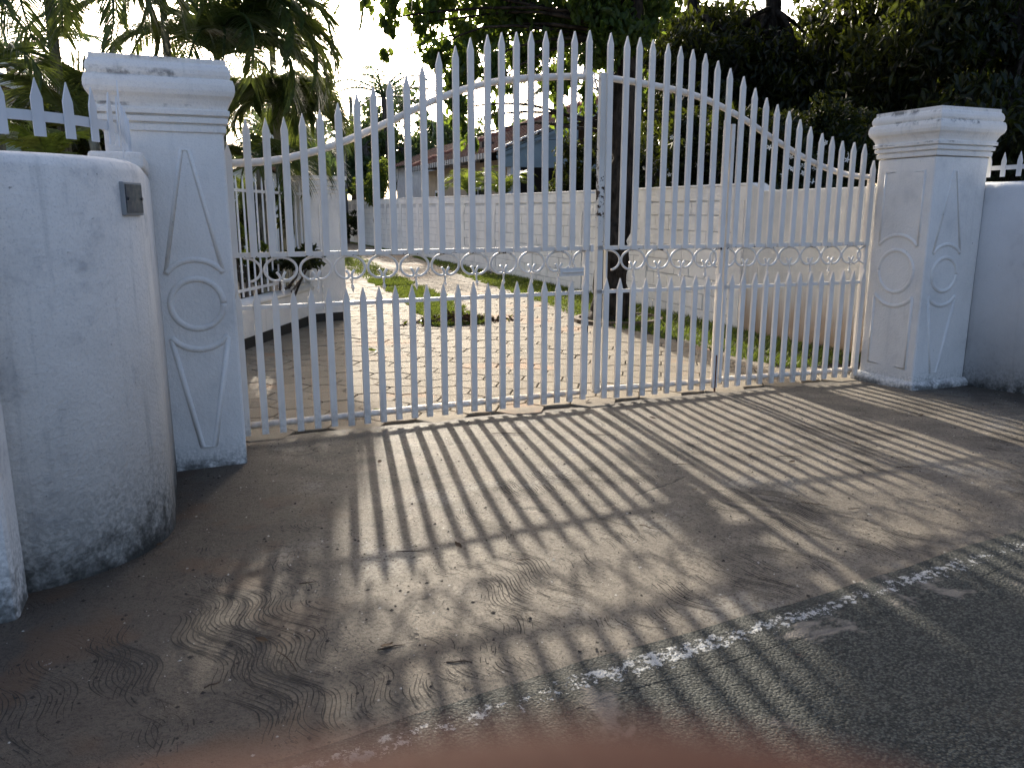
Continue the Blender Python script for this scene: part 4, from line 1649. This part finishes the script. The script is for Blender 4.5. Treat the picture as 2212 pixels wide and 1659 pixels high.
palm('fan_palm', 'yellowing palm fronds at the far edge beside the pale house', (p.x, p.y, -0.06), V3(at(-25, 160, 6.6)), 0.06,
     rnd_fronds(8, 0.9, 30, 0.34, (20, 60), (90, 140)), M['frond'], 'garden palms')
p = at(300, 310, 7.0)
palm('fan_palm', 'dark low palm between curved wall fence and near pillar', (p.x, p.y, -0.06), V3(at(200, 300, 7.4)), 0.05,
     rnd_fronds(9, 1.0, 36, 0.36, (30, 70), (60, 120)), M['frond'], 'garden palms')
# coconut palms farther off
for (lab, px_, py_, dep, L) in (('coconut palm beyond the fence at the far edge', 20, 130, 22, 3.4),
                                ('tall coconut palm rising behind the middle of the drive', 828, 210, 40, 3.6),
                                ('coconut palm standing behind the tiled house roof', 1200, 190, 34, 3.6),
                                ('dark coconut palm behind the garden pillar', 590, 300, 26, 3.2)):
    p = at(px_, py_, dep)
    palm('coconut_palm', lab, (p.x + 0.5, p.y, -0.06), V3(p), 0.15, rnd_fronds(13, L, 40, L * 0.24, (0, 75), (70, 130)), M['frond_far'], 'distant coconut palms', stem_mat=M['bark'])
# small palm in front of the tiled house
for (lab, px_, py_, dep, n_) in (('yellow-green areca palm in front of the tiled house, above the block wall', 1010, 420, 21.5, 9), ('green areca palm by the house downpipe above the block wall', 1085, 425, 20.5, 9)):
    p = at(px_, py_, dep)
    palm('small_palm', lab, (p.x, p.y, -0.06), V3(p), 0.05, rnd_fronds(n_, 1.0, 30, 0.34, (45, 85), (60, 120)), M['leaf_bright'], 'palms by the tiled house')

# ------------------------------------------------------------------ background trees and shrubs
bgt = [
    ('low leafy tree behind the utility pole at the end of the drive', 690, 385, 40, 2.4, 1.5, 2200),
    ('green tree above the far end of the block wall, behind the olive shrub', 790, 345, 40, 2.6, 2.0, 2800),
    ('green tree left of the tiled roof, behind the gutter end', 870, 350, 42, 2.8, 2.2, 3000),
    ('pale green tree in the gap over the garden pillar', 655, 330, 45, 3.0, 2.4, 2600),
    ('leafy tree behind the rear tiled roof', 990, 300, 55, 3.6, 2.4, 2800),
    ('hazy broad tree left of the coconut palm behind the drive', 760, 330, 42, 2.6, 2.3, 1700),
    ('tall airy tree beside the distant coconut palm', 815, 300, 46, 2.6, 4.2, 2600),
    ('round tree with dense crown left of the tiled roof', 935, 310, 44, 3.2, 3.6, 3000),
    ('dark tree behind the garden pillar and lattice tank', 640, 360, 34, 3.0, 2.4, 2200),
    ('tree filling the gap behind the hanging palm fronds', 560, 330, 38, 3.4, 3.2, 2400),
    ('small rounded tree over the tiled roof ridge', 1105, 300, 50, 4.0, 2.0, 1800),
    ('pale tree at the end of the drive', 700, 380, 40, 2.4, 1.8, 1500),
    ('distant tree far behind the pale house', 60, 300, 40, 4.0, 2.5, 1500),
    ('distant tree behind the dark feathery palm', 230, 330, 42, 5.0, 2.2, 1800),
    ('shadowed tree behind the trunk of the shade tree', 1480, 300, 30, 4.5, 3.5, 4200),
    ('shadowed tree behind the flowering shrubs', 1700, 260, 26, 4.5, 4.2, 5200),
    ('shadowed tree beyond the dark mango trees', 1950, 200, 24, 4.5, 5.0, 5200),
    ('shadowed tree at the far edge beyond the bluish wall', 2200, 200, 22, 4.0, 5.0, 5000),
]
for (lab, px_, py_, dep, rx_, rz_, n_) in bgt:
    p = at(px_, py_, dep)
    base = (p.x, p.y, -0.06)
    cl = []
    nk = 9
    for k in range(nk):
        d = Vector((rng.gauss(0, 1), rng.gauss(0, 1), rng.gauss(0, 1))).normalized() * rng.random() ** 0.5
        cl.append(((p.x + d.x * rx_ * 0.7, p.y + d.y * rx_ * 0.6, max(0.8, p.z + d.z * rz_ * 0.75)), (rx_ * 0.5, rx_ * 0.45, rz_ * 0.42), n_ / nk))
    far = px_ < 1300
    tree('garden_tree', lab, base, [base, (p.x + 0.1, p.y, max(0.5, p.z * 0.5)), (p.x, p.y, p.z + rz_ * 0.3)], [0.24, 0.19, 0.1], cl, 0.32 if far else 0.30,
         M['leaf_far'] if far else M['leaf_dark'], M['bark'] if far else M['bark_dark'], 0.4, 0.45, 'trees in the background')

for (lab, px_, py_, dep, rx_, rz_, n_, sz, mt) in (
        ('olive shrub with upright leaves above the far end of the block wall', 825, 395, 33, 1.5, 1.25, 2600, 0.20, 'leaf_bright'),
        ('light green shrub beside the garden pillar, at the end of the drive', 722, 415, 30, 0.7, 0.9, 800, 0.18, 'leaf_bright'),
        ('dark hedge plant closing the end of the drive', 728, 480, 36, 1.4, 1.1, 1600, 0.2, 'leaf_dark'),
        ('bright green leafy shrub behind the garden railing', 522, 530, 8.9, 0.28, 0.30, 260, 0.12, 'leaf_bright'),
        ('dark low foliage inside the garden wall under the railing', 590, 570, 9.4, 0.8, 0.30, 900, 0.13, 'leaf_dark'),
        ('dark shrub mass behind the railing and low palm', 560, 480, 11.5, 1.1, 0.9, 1800, 0.16, 'leaf_dark'),
        ('dark bushes beneath the feathery palms beyond the curved wall', 230, 330, 9.0, 1.6, 0.7, 1800, 0.16, 'leaf_dark')):
    p = at(px_, py_, dep)
    base = (p.x, p.y, -0.06)
    t = empty('garden_shrub', base)
    tag(t, lab, 'shrub', 'garden shrubs')
    mb = MB()
    for k in range(6):
        limb(mb, (rng.uniform(-0.1, 0.1), rng.uniform(-0.1, 0.1), 0), (rng.uniform(-0.6, 0.6) * rx_, rng.uniform(-0.4, 0.4) * rx_, p.z + rng.uniform(-0.3, 0.5) * rz_), 0.025, 0.006)
    tag(mb.build('stems', M['bark'], t, smooth=True), kind='stuff')
    cl = []
    for k in range(9):
        d = Vector((rng.gauss(0, 1), rng.gauss(0, 1), rng.gauss(0, 1))).normalized() * rng.random() ** 0.4
        cl.append(((p.x + d.x * rx_ * 0.75, p.y + d.y * rx_ * 0.6, max(0.1, p.z + d.z * rz_ * 0.75)), (rx_ * 0.42, rx_ * 0.42, rz_ * 0.42), n_ / 9))
    crown('foliage', cl, sz, M[mt], t, -0.1, 0.35)

# ------------------------------------------------------------------ tiled house beyond the block wall
HX, HY0, HY1, HZ = 8.0, 16.55, 25.6, 3.02
PITCH_R = math.tan(R(22.3))
M['tile'] = None
tt = NT('old_clay_tile')
n_ = tt.noise(5, 5, 0.65)
n2_ = tt.noise(1.2, 4, 0.6)
cc_ = tt.mix(tt.ss(n_, 0.3, 0.7), (0.15, 0.068, 0.045), (0.07, 0.042, 0.034))
cc_ = tt.mix(tt.math('MULTIPLY', tt.ss(n2_, 0.45, 0.7), 0.65), cc_, (0.085, 0.07, 0.06))
M['tile'] = tt.surf(cc_, 0.9, tt.bump(n_, 0.5, 0.02), 0.1)
M['ridge'] = plain('red_ridge_tile', (0.27, 0.105, 0.07), 0.7, 0.4, 6)
M['beige'] = plain('beige_house_wall', (0.46, 0.37, 0.27), 0.9, 0.2, 2)
M['bluegrey'] = plain('bluegrey_boarding', (0.30, 0.37, 0.39), 0.7, 0.12, 3)
M['gutter'] = plain('grey_gutter', (0.33, 0.35, 0.36), 0.5, 0.25, 4)
M['porch'] = plain('dark_porch', (0.05, 0.045, 0.04), 0.8)
M['glassdark'] = plain('dark_window_glass', (0.02, 0.024, 0.028), 0.12, 0.1, 3, 0.6)
M['white'] = plain('white_trim', (0.70, 0.71, 0.71), 0.6, 0.15, 4)

house = empty('tiled_house', (HX, HY0, 0))
tag(house, 'single storey house with clay tiled roof, grey gutter and bluegrey gable beyond the block wall', 'house')
HO = Vector((HX, HY0, 0))
RUN = 4.6
b = MB()
b.box(0.55, 0.75, 0.55, HY1 - HY0 - 0.5, -0.06, HZ - 0.08)
b.build('side_wall', M['beige'], house)
b = MB()
b.box(0.75, 9.0, 3.2, 3.4, -0.06, HZ + 0.6)
b.build('porch_back_wall', M['porch'], house)
b = MB()
b.box(0.55, 0.85, 0.25, 0.549, -0.06, HZ - 0.05)
b.build('porch_column', M['white'], house)
b = MB()
b.box(0.2, 9.0, 0.22, 0.40, HZ - 0.33, HZ - 0.06)
b.build('porch_beam', M['bluegrey'], house)
b = MB()
b.prism([(0.2, HZ - 0.06), (2.7, HZ - 0.06), (2.7, HZ - 0.06 + 2.7 * PITCH_R - 0.10)], 0.26, 0.36)
b.build('gable_panel', M['bluegrey'], house)
for k in range(4):
    b = MB()
    x0 = 1.2 + k * 0.0
    b.beam((0.1, 0.225 - k * 0.004, HZ + 0.02 - 0.13 * k + 0.03), (RUN, 0.225 - k * 0.004, HZ + 0.02 - 0.13 * k + RUN * PITCH_R + 0.03), 0.03, 0.10)
    if k < 2:
        b.build('barge_board', M['bluegrey'], house)
b = MB()
b.beam((0.0, 0.19, HZ + 0.11), (RUN, 0.19, HZ + 0.11 + RUN * PITCH_R), 0.05, 0.04)
b.build('barge_trim', M['white'], house)
# roof: stepped courses of tiles with a wavy lower edge
rf = MB()
NC = 19
LY = HY1 - HY0
for c_ in range(NC):
    x0, x1 = -0.10 + (RUN + 0.1) * c_ / NC, -0.10 + (RUN + 0.1) * (c_ + 1.15) / NC
    z0, z1 = HZ + 0.09 + x0 * PITCH_R, HZ + 0.055 + x1 * PITCH_R
    hip = max(0.0, x0) * 0.95
    ylen = LY - hip
    ny = int(ylen / 0.115)
    bidx = len(rf.v)
    for i in range(ny + 1):
        y = 0.16 + (ylen - 0.16) * i / ny
        wv_ = 0.022 * (1 if i % 2 else -1)
        jz = rng.uniform(-0.006, 0.006)
        rf.v += [(x0, y, z0 - 0.075 + wv_ + jz), (x0 + 0.004, y, z0 + 0.012 + wv_ + jz), (x1, y, z1 - 0.01 + wv_ * 0.7)]
    for i in range(ny):
        a = bidx + 3 * i
        rf.f += [(a, a + 3, a + 4, a + 1), (a + 1, a + 4, a + 5, a + 2)]
ro = rf.build('roof', M['tile'], house)
b = MB()
b.v = [(-0.1, 0.17, HZ + 0.0), (RUN, 0.17, HZ + RUN * PITCH_R), (RUN, LY - RUN * 0.95, HZ + RUN * PITCH_R), (-0.1, LY, HZ), (9.2, 0.17, HZ), (9.2, LY, HZ)]
b.f = [(0, 1, 2, 3), (1, 4, 5, 2), (3, 2, 5)]
b.build('roof_underlay', M['porch'], ro)
rt = MB()
for i in range(13):
    k0, k1 = i / 13, (i + 0.96) / 13
    p0 = Vector((RUN * k0, LY - RUN * 0.95 * k0, HZ + 0.10 + RUN * k0 * PITCH_R))
    p1 = Vector((RUN * k1, LY - RUN * 0.95 * k1, HZ + 0.10 + RUN * k1 * PITCH_R))
    mb = MB()
    mb.tube([p0, p1, p1 + (p1 - p0).normalized() * 0.05 + Vector((0, 0, 0.02))], [0.10, 0.11, 0.13], 8)
    mb.build('hip_tile', M['ridge'], ro, smooth=True)
for i in range(14):
    y0 = 0.2 + (LY - RUN * 0.95 - 0.2) * i / 14
    mb = MB()
    mb.tube([(RUN, y0, HZ + 0.1 + RUN * PITCH_R), (RUN, y0 + 0.30, HZ + 0.12 + RUN * PITCH_R)], [0.11, 0.13], 8)
    mb.build('ridge_tile', M['ridge'], ro, smooth=True)
# gutter with brackets, downpipe
b = MB()
b.beam((-0.16, 0.2, HZ - 0.03), (-0.16, LY, HZ - 0.03), 0.12, 0.15)
gu = b.build('gutter', M['gutter'], house)
brm = MB()
brm.box(-0.235, -0.222, -0.012, 0.012, HZ - 0.15, HZ + 0.05)
br_me = brm.mesh('bracket', M['dark_metal'])
for i in range(36):
    place('bracket', br_me, gu, (0, 0.25 + (LY - 0.3) * i / 36, 0))
b = MB()
b.tube([(-0.16, 0.32, HZ - 0.1), (-0.16, 0.32, HZ - 0.42), (0.35, 0.45, HZ - 0.62), (0.48, 0.5, HZ - 0.75), (0.48, 0.5, 0)], 0.055, 8)
b.build('downpipe', M['gutter'], house, smooth=True)
b = MB()
b.box(0.50, 0.545, 2.2, 3.6, 1.0, 2.2)
w1 = b.build('window', M['white'], house)
for k in range(2):
    b = MB()
    b.box(0.49, 0.499, 2.28 + 0.66 * k, 2.86 + 0.66 * k, 1.08, 2.12)
    b.build('pane', M['glassdark'], w1)
b = MB()
b.box(0.50, 0.545, 6.6, 7.6, 1.2, 2.2)
w1 = b.build('window', M['white'], house)
b = MB()
b.box(0.49, 0.499, 6.68, 7.52, 1.28, 2.12)
b.build('pane', M['glassdark'], w1)
b = MB()
b.tube([(0.3, 0.20, HZ + 0.35), (3.0, 0.0, HZ + 0.52), (6.0, 0.0, HZ + 1.3)], 0.008, 5)
b.build('cable', M['dark_metal'], house)
# rear wing of the same house, a second tiled roof peeping over
b = MB()
b.box(1.2, 5.0, LY - 1.0, LY + 7, 0, 3.4)
b.build('rear_wall', M['white'], house)
mb = MB()
for c_ in range(12):
    x0, x1 = 0.8 + 2.3 * c_ / 12, 0.8 + 2.3 * (c_ + 1.1) / 12
    z0, z1 = 3.45 + (x0 - 0.8) * 0.42, 3.42 + (x1 - 0.8) * 0.42
    n0 = len(mb.v)
    for i in range(41):
        y = LY - 1.3 + 8.4 * i / 40
        wv_ = 0.03 * (1 if i % 2 else -1)
        mb.v += [(x0, y, z0 - 0.05 + wv_), (x0, y, z0 + wv_), (x1, y, z1 + wv_)]
    for i in range(40):
        a = n0 + 3 * i
        mb.f += [(a, a + 3, a + 4, a + 1), (a + 1, a + 4, a + 5, a + 2)]
mb.build('rear_roof', M['tile'], house)
# dish on the roof
b = MB()
dc = Vector((RUN * 0.82, LY * 0.16, HZ + 0.9 + RUN * 0.82 * PITCH_R))
rings = []
for k in range(6):
    r_ = 0.09 + 0.50 * k / 5
    d_ = 0.22 * (k / 5) ** 2
    rings.append([tuple(dc + Vector((-d_ * 0.7 + 0.3 * math.cos(a) * r_ * 0.5, math.cos(a) * r_, math.sin(a) * r_ + d_ * 0.3))) for a in [2 * math.pi * i / 18 for i in range(18)]])
b.rings(rings, cap=False)
dish = b.build('satellite_dish', M['white'], None, smooth=True, loc=HO)
tag(dish, 'white satellite dish standing on the tiled roof slope', 'dish')
b = MB()
b.tube([dc + Vector((0.05, 0, 0)), dc + Vector((0.25, 0, -0.5)), dc + Vector((0.25, 0, -0.95))], 0.03, 8)
b.build('mast', M['grey_metal'], dish)

# ------------------------------------------------------------------ pale house at the far left
p = at(150, 300, 12.5)
LHX, LHY = p.x, p.y
M['turq'] = plain('pale_turquoise_wall', (0.40, 0.55, 0.53), 0.8, 0.1, 3)
M['soffit'] = plain('brown_soffit', (0.20, 0.13, 0.10), 0.8, 0.2, 3)
lh = empty('pale_house', (LHX, LHY, 0))
tag(lh, 'pale turquoise house with white barge boards behind the curved wall fence', 'house')
zw = at(60, 287, 12.5).z
b = MB()
b.box(-7.0, 0.0, 0.0, 5.0, -0.06, zw)
b.build('wall', M['turq'], lh)
b = MB()
b.box(-7.3, 0.5, -0.7, 5.4, zw + 0.002, zw + 0.06)
b.build('soffit', M['soffit'], lh)
b = MB()
b.beam((-5.2, -0.72, zw + 2.2), (0.6, -0.72, zw + 0.20), 0.06, 0.17)
b.build('barge_board', M['white'], lh)
b = MB()
b.beam((-5.2, -0.78, zw + 2.42), (0.7, -0.78, zw + 0.38), 0.10, 0.05)
b.build('barge_cap', M['white'], lh)
b = MB()
b.v = [(0.75, -0.8, zw + 0.18), (0.75, 5.4, zw + 0.18), (-5.2, 5.4, zw + 2.3), (-5.2, -0.8, zw + 2.3), (-11, -0.8, zw + 0.2), (-11, 5.4, zw + 0.2)]
b.f = [(0, 1, 2, 3), (3, 2, 5, 4)]
b.build('roof', M['tile'], lh)
b = MB()
b.prism([(-5.2, zw + 2.1), (-10.4, zw + 0.06), (0.2, zw + 0.06)], -0.3, -0.2)
b.build('gable', M['soffit'], lh)
p = at(85, 293, 12.2)
cc = empty('security_camera', p, R(25))
tag(cc, 'small white security camera under the eaves of the pale house', 'camera')
b = MB()
b.tube([(0, -0.02, 0), (0, -0.22, -0.03)], 0.05, 14)
b.build('body', M['white'], cc, smooth=True)
b = MB()
b.tube([(0, -0.221, -0.03), (0, -0.235, -0.032)], 0.044, 14)
b.build('lens', M['dark_metal'], cc)
b = MB()
b.tube([(0, -0.06, 0.03), (0.02, 0.1, 0.14), (0.05, 0.34, 0.14)], 0.018, 8)
b.build('bracket', M['white'], cc, smooth=True)

# ------------------------------------------------------------------ outbuilding and lattice behind the garden wall
p = at(590, 395, 19)
ob = empty('outbuilding', (p.x, p.y, 0))
tag(ob, 'white gabled outbuilding with dark roof edge behind the garden wall pillar', 'outbuilding')
b = MB()
b.prism([(-1.6, -0.06), (0.75, -0.06), (0.75, p.z - 0.1), (-0.42, p.z + 0.42), (-1.6, p.z - 0.1)], 0, 3.0)
b.build('wall', M['white'], ob)
b = MB()
b.beam((-0.45, -0.1, p.z + 0.52), (0.95, -0.1, p.z - 0.10), 0.3, 0.07)
b.build('roof_edge', M['ridge'], ob)
b = MB()
b.v = [(-0.45, -0.1, p.z + 0.50), (0.95, -0.1, p.z - 0.13), (0.95, 3.2, p.z - 0.13), (-0.45, 3.2, p.z + 0.50), (-1.85, -0.1, p.z - 0.13), (-1.85, 3.2, p.z - 0.13)]
b.f = [(0, 1, 2, 3), (0, 3, 5, 4)]
b.build('roof', M['tile'], ob)
p = at(594, 336, 22)
lt = empty('tank_stand', (p.x, p.y, 0))
tag(lt, 'white lattice cage on a stand seen between hanging palm fronds', 'cage')
b = MB()
for sx in (-0.22, 0.22):
    for sy in (0.0, 0.44):
        b.box(sx - 0.03, sx + 0.03, sy - 0.03, sy + 0.03, -0.06, p.z)
b.build('legs', M['grey_metal'], lt)
b = MB()
b.box(-0.27, 0.27, -0.05, 0.49, p.z, p.z + 0.03)
b.build('deck', M['grey_metal'], lt)
bm_ = MB()
bm_.box(-0.011, 0.011, -0.011, 0.011, 0, 0.66)
bme = bm_.mesh('bar', M['white'])
hm_ = MB()
hm_.box(-0.24, 0.24, -0.009, 0.009, -0.010, 0.010)
hme = hm_.mesh('crossbar', M['white'])
for k in range(6):
    for yy in (0.0, 0.44):
        place('bar', bme, lt, (-0.23 + 0.092 * k, yy, p.z + 0.03))
for k in range(9):
    place('crossbar', hme, lt, (0, -0.012, p.z + 0.07 + 0.074 * k))

# ------------------------------------------------------------------ utility poles
for (lab, px_, ytop, dep, r_) in (('grey concrete utility pole at the end of the drive', 738, 258, 36, 0.11), ('slim dark pole behind the concrete utility pole', 757, 208, 55, 0.13)):
    p = at(px_, ytop, dep)
    t = empty('utility_pole', (p.x, p.y, -0.06))
    tag(t, lab, 'pole', 'utility poles')
    b = MB()
    b.tube([(0, 0, 0), (0, 0, p.z * 0.5), (0, 0, p.z)], [r_ * 1.35, r_ * 1.15, r_], 8)
    b.build('post', plain('pole_concrete', (0.16, 0.15, 0.14), 0.9), t)
    b = MB()
    b.beam((-0.35, 0, p.z - 0.3), (0.35, 0, p.z - 0.3), 0.06, 0.07)
    b.build('crossarm', M['grey_metal'], t)
    b = MB()
    for sx in (-0.3, 0.3):
        b.tube([(sx, 0, p.z - 0.26), (sx, 0, p.z - 0.12)], [0.03, 0.02], 6)
    b.build('insulators', M['dark_metal'], t)

# ------------------------------------------------------------------ leaf litter, twigs, rubbish heap
def curled_leaf(L, W):
    mb = MB()
    n = 6
    for i in range(n + 1):
        k = i / n
        w_ = W * math.sin(math.pi * min(0.98, max(0.04, k))) ** 0.8
        z = 0.22 * L * (k - 0.5) ** 2 * 4 * rng.uniform(0.3, 1.0)
        mb.v += [(-L / 2 + L * k, -w_, z + w_ * 0.5), (-L / 2 + L * k, 0, z * 0.6 + 0.002), (-L / 2 + L * k, w_, z + w_ * 0.35)]
    for i in range(n):
        a = 3 * i
        mb.f += [(a, a + 3, a + 4, a + 1), (a + 1, a + 4, a + 5, a + 2)]
    return mb


leaf_variants = [curled_leaf(0.06, 0.015).mesh('dry_leaf', M['dry_leaf']) for _ in range(4)]
green_leaf = curled_leaf(0.11, 0.034).mesh('fallen_leaf', M['leaf_bright'])


def ground_at(px, py):
    """point on the apron (in front of the gate) or drive (behind) seen at a picture point"""
    d = at(px, py, 1.0) - CAM
    tt_ = -CAM.z / d.z
    q = CAM + d * tt_
    if q.y > 0.0:
        return q, 0.004
    # z = -0.037 y
    tt_ = -(CAM.z + 0.037 * CAM.y) / (d.z + 0.037 * d.y)
    q = CAM + d * tt_
    return q, 0.004


ORD = ('first', 'second', 'third', 'fourth', 'fifth', 'sixth', 'seventh', 'eighth', 'ninth', 'tenth', 'eleventh', 'twelfth')


def zone(py_):
    return 'pavers behind the gate' if py_ < 840 else 'striped concrete before the gate' if py_ < 1050 else 'raked concrete near the road'


def ranked(lst):
    """(item, zone, place from the left in that zone) for items that start with picture x, y"""
    seen = {}
    for it in sorted(lst, key=lambda q: q[0]):
        z_ = zone(it[1])
        seen[z_] = seen.get(z_, -1) + 1
        yield it, z_, ORD[seen[z_]]


for ((px_, py_, rz_, sc_, nm), zn, od) in ranked(((1123, 757, 0.3, 1.1, 'dry'), (900, 695, 1.0, 1.3, 'dry'), (925, 700, 2.1, 1.2, 'dry'), (1075, 690, 0.5, 1.1, 'dry'), (1350, 760, 0.2, 0.9, 'dry'),
                                 (1030, 705, 0.9, 1.2, 'dry'), (1490, 760, 1.4, 0.9, 'dry'), (1180, 930, 0.1, 0.7, 'dry'), (820, 1000, 1.2, 0.8, 'dry'), (1410, 905, 2.2, 0.8, 'dry'),
                                 (1620, 985, 0.6, 0.8, 'dry'), (1710, 1000, 0.2, 0.8, 'dry'), (1270, 868, 0.4, 1.0, 'dry'), (1850, 960, 1.2, 0.7, 'dry'), (1500, 1060, 0.3, 0.7, 'dry'),
                                 (1990, 900, 0.3, 0.8, 'dry'), (990, 1180, 1.9, 0.7, 'dry'), (345, 1178, 0.5, 0.6, 'dry'), (835, 1398, 0.4, 0.8, 'dry'), (565, 1385, 2.6, 0.7, 'dry'))):
    q, dz = ground_at(px_, py_)
    o = place('dry_leaf', rng.choice(leaf_variants), None, (q.x, q.y, q.z + dz), (rng.uniform(-0.2, 0.2), rng.uniform(-0.2, 0.2), rz_), (sc_,) * 3)
    tag(o, 'curled brown dry leaf on the %s, %s leaf from left' % (zn, od), 'leaf', 'fallen dry leaves')
for (px_, py_, lab) in ((803, 760, 'crumpled green leaf lying on the pavers behind the gate bars'), (815, 890, 'small green leaf scrap on the pavers close to the gate rail')):
    q, dz = ground_at(px_, py_)
    o = place('fallen_leaf', green_leaf, None, (q.x, q.y, q.z + dz + 0.004), (0.5, 0.2, 0.4), (1.0 if py_ < 800 else 0.6,) * 3)
    tag(o, lab, 'leaf', 'fallen green leaves')
for ((px_, py_, rz_, L), zn, od) in ranked(((845, 1400, 0.35, 0.085), (992, 1432, 0.0, 0.075), (620, 1430, -0.9, 0.14), (885, 1192, 0.1, 0.11), (1590, 935, -0.1, 0.18), (1700, 988, 0.1, 0.16), (665, 1260, 0.3, 0.06),
                           (1130, 1210, 0.1, 0.05), (1475, 1005, 0.05, 0.12), (1300, 940, -0.05, 0.2), (1100, 937, 0.02, 0.22), (1960, 1010, 0.0, 0.12), (460, 1480, 0.8, 0.05), (1400, 1140, -0.6, 0.08),
                           (1760, 1090, -0.4, 0.12), (1845, 1100, 0.1, 0.06))):
    q, dz = ground_at(px_, py_)
    mb = MB()
    pts_ = [(-L / 2, 0, 0.004), (-L / 6, rng.uniform(-0.01, 0.01), 0.006), (L / 6, rng.uniform(-0.01, 0.01), 0.005), (L / 2, 0, 0.004)]
    mb.tube(pts_, [0.002, 0.0024, 0.002, 0.001], 5)
    o = mb.build('twig', M['twig'], None, True, loc=(q.x, q.y, q.z), rot=(0, 0, rz_ - HEAD))
    tag(o, 'thin dark twig on the %s, %s twig from left' % (zn, od), 'twig', 'twigs on the apron')
# swept heap at the near end of the grass strip
hp, _ = ground_at(985, 696)
he = empty('leaf_heap', (hp.x, hp.y, 0))
tag(he, 'swept heap of dead leaves and cut grass at the near end of the grass strip', 'leaf heap')
n_ = 700
pp = nrg.normal(0, 1, (n_, 3)) * np.array([0.30, 0.12, 0.0])
pp[:, 2] = np.abs(nrg.normal(0, 0.05, n_)) * np.exp(-(pp[:, 0] / 0.35) ** 2) + 0.004
Vv, Ff = leaf_arrays(pp, 0.085, 0.0, 0.4)
Vv[:, 2] = np.maximum(Vv[:, 2], 0.001)
place('dead_leaves', np_mesh('dead_leaves', Vv, Ff, M['dry_leaf']), he)
pp2 = nrg.normal(0, 1, (250, 3)) * np.array([0.28, 0.12, 0.0])
pp2[:, 2] = np.abs(nrg.normal(0, 0.05, 250)) + 0.004
Vv, Ff = leaf_arrays(pp2, 0.08, 0.0, 0.3)
Vv[:, 2] = np.maximum(Vv[:, 2], 0.001)
place('cut_leaves', np_mesh('cut_leaves', Vv, Ff, M['leaf_dark']), he)
# rubble at the far wall foot
q, _ = ground_at(865, 560)

# ------------------------------------------------------------------ the photographer's hand, one finger in front of the lens
ts = NT('skin')
n_ = ts.noise(220, 3, 0.6, vec=ts.objc())
sk = ts.node('ShaderNodeBsdfPrincipled')
ts.put(sk.inputs['Base Color'], ts.mix(n_, (0.062, 0.024, 0.014), (0.080, 0.033, 0.020)))
sk.inputs['Roughness'].default_value = 0.7
sk.inputs['Specular IOR Level'].default_value = 0.15
sk.inputs['Subsurface Weight'].default_value = 0.05
sk.inputs['Subsurface Radius'].default_value = (0.004, 0.0015, 0.0008)
ts.t.links.new(sk.outputs[0], ts.out.inputs[0])
M['skin'] = ts.m


def cs(r_, u_, f_):
    return CAM + C_RIGHT * r_ + C_UP * u_ + C_FWD * f_


hv, he_, hr = [], [], []


def hnode(p_, rad, prev=None):
    hv.append(tuple(p_))
    hr.append(rad)
    if prev is not None:
        he_.append((prev, len(hv) - 1))
    return len(hv) - 1


palm0 = hnode(cs(-0.105, -0.066, 0.052), 0.021)
wrist = hnode(cs(-0.148, -0.100, 0.054), 0.024, palm0)
fore = hnode(cs(-0.24, -0.19, 0.035), 0.030, wrist)
hnode(cs(-0.34, -0.29, 0.0), 0.037, fore)
chains = [
    # index finger, lying across just under the lens
    [(-0.078, -0.047, 0.042, 0.0120), (-0.040, -0.0335, 0.035, 0.0102), (-0.014, -0.0252, 0.033, 0.0094), (0.006, -0.0226, 0.033, 0.0092), (0.019, -0.0250, 0.033, 0.0084), (0.028, -0.0295, 0.034, 0.0062)],
    [(-0.082, -0.060, 0.043, 0.0120), (-0.048, -0.056, 0.034, 0.0100), (-0.026, -0.058, 0.022, 0.0090), (-0.030, -0.060, 0.006, 0.0080)],
    [(-0.088, -0.075, 0.045, 0.0115), (-0.056, -0.074, 0.036, 0.0096), (-0.036, -0.076, 0.022, 0.0088), (-0.042, -0.077, 0.006, 0.0078)],
    [(-0.097, -0.088, 0.048, 0.0105), (-0.070, -0.090, 0.040, 0.0086), (-0.054, -0.092, 0.027, 0.0078), (-0.060, -0.092, 0.012, 0.0068)],
    # thumb leaving the side of the palm
    [(-0.118, -0.062, 0.030, 0.0135), (-0.098, -0.050, 0.004, 0.0110), (-0.080, -0.046, -0.014, 0.0092), (-0.064, -0.046, -0.024, 0.0075)],
]
for ch in chains:
    pr_ = palm0
    for (r_, u_, f_, rd) in ch:
        pr_ = hnode(cs(r_, u_, f_), rd, pr_)
org = Vector(hv[0])
me = bpy.data.meshes.new('hand')
me.from_pydata([tuple(Vector(p_) - org) for p_ in hv], he_, [])
me.materials.append(M['skin'])
hand = place('hand', me, None, org)
sm_ = hand.modifiers.new('skin', 'SKIN')
sm_.use_smooth_shade = True
for i, rd in enumerate(hr):
    sv = me.skin_vertices[0].data[i] if me.skin_vertices else None
if not me.skin_vertices:
    bpy.context.view_layer.objects.active = hand
for i, rd in enumerate(hr):
    if me.skin_vertices:
        me.skin_vertices[0].data[i].radius = (rd, rd)
        me.skin_vertices[0].data[i].use_root = (i == 0)
sb = hand.modifiers.new('subsurf', 'SUBSURF')
sb.levels = 2
sb.render_levels = 2
tag(hand, 'out of focus brown fingertip of a bare hand held close to the lens', 'hand')
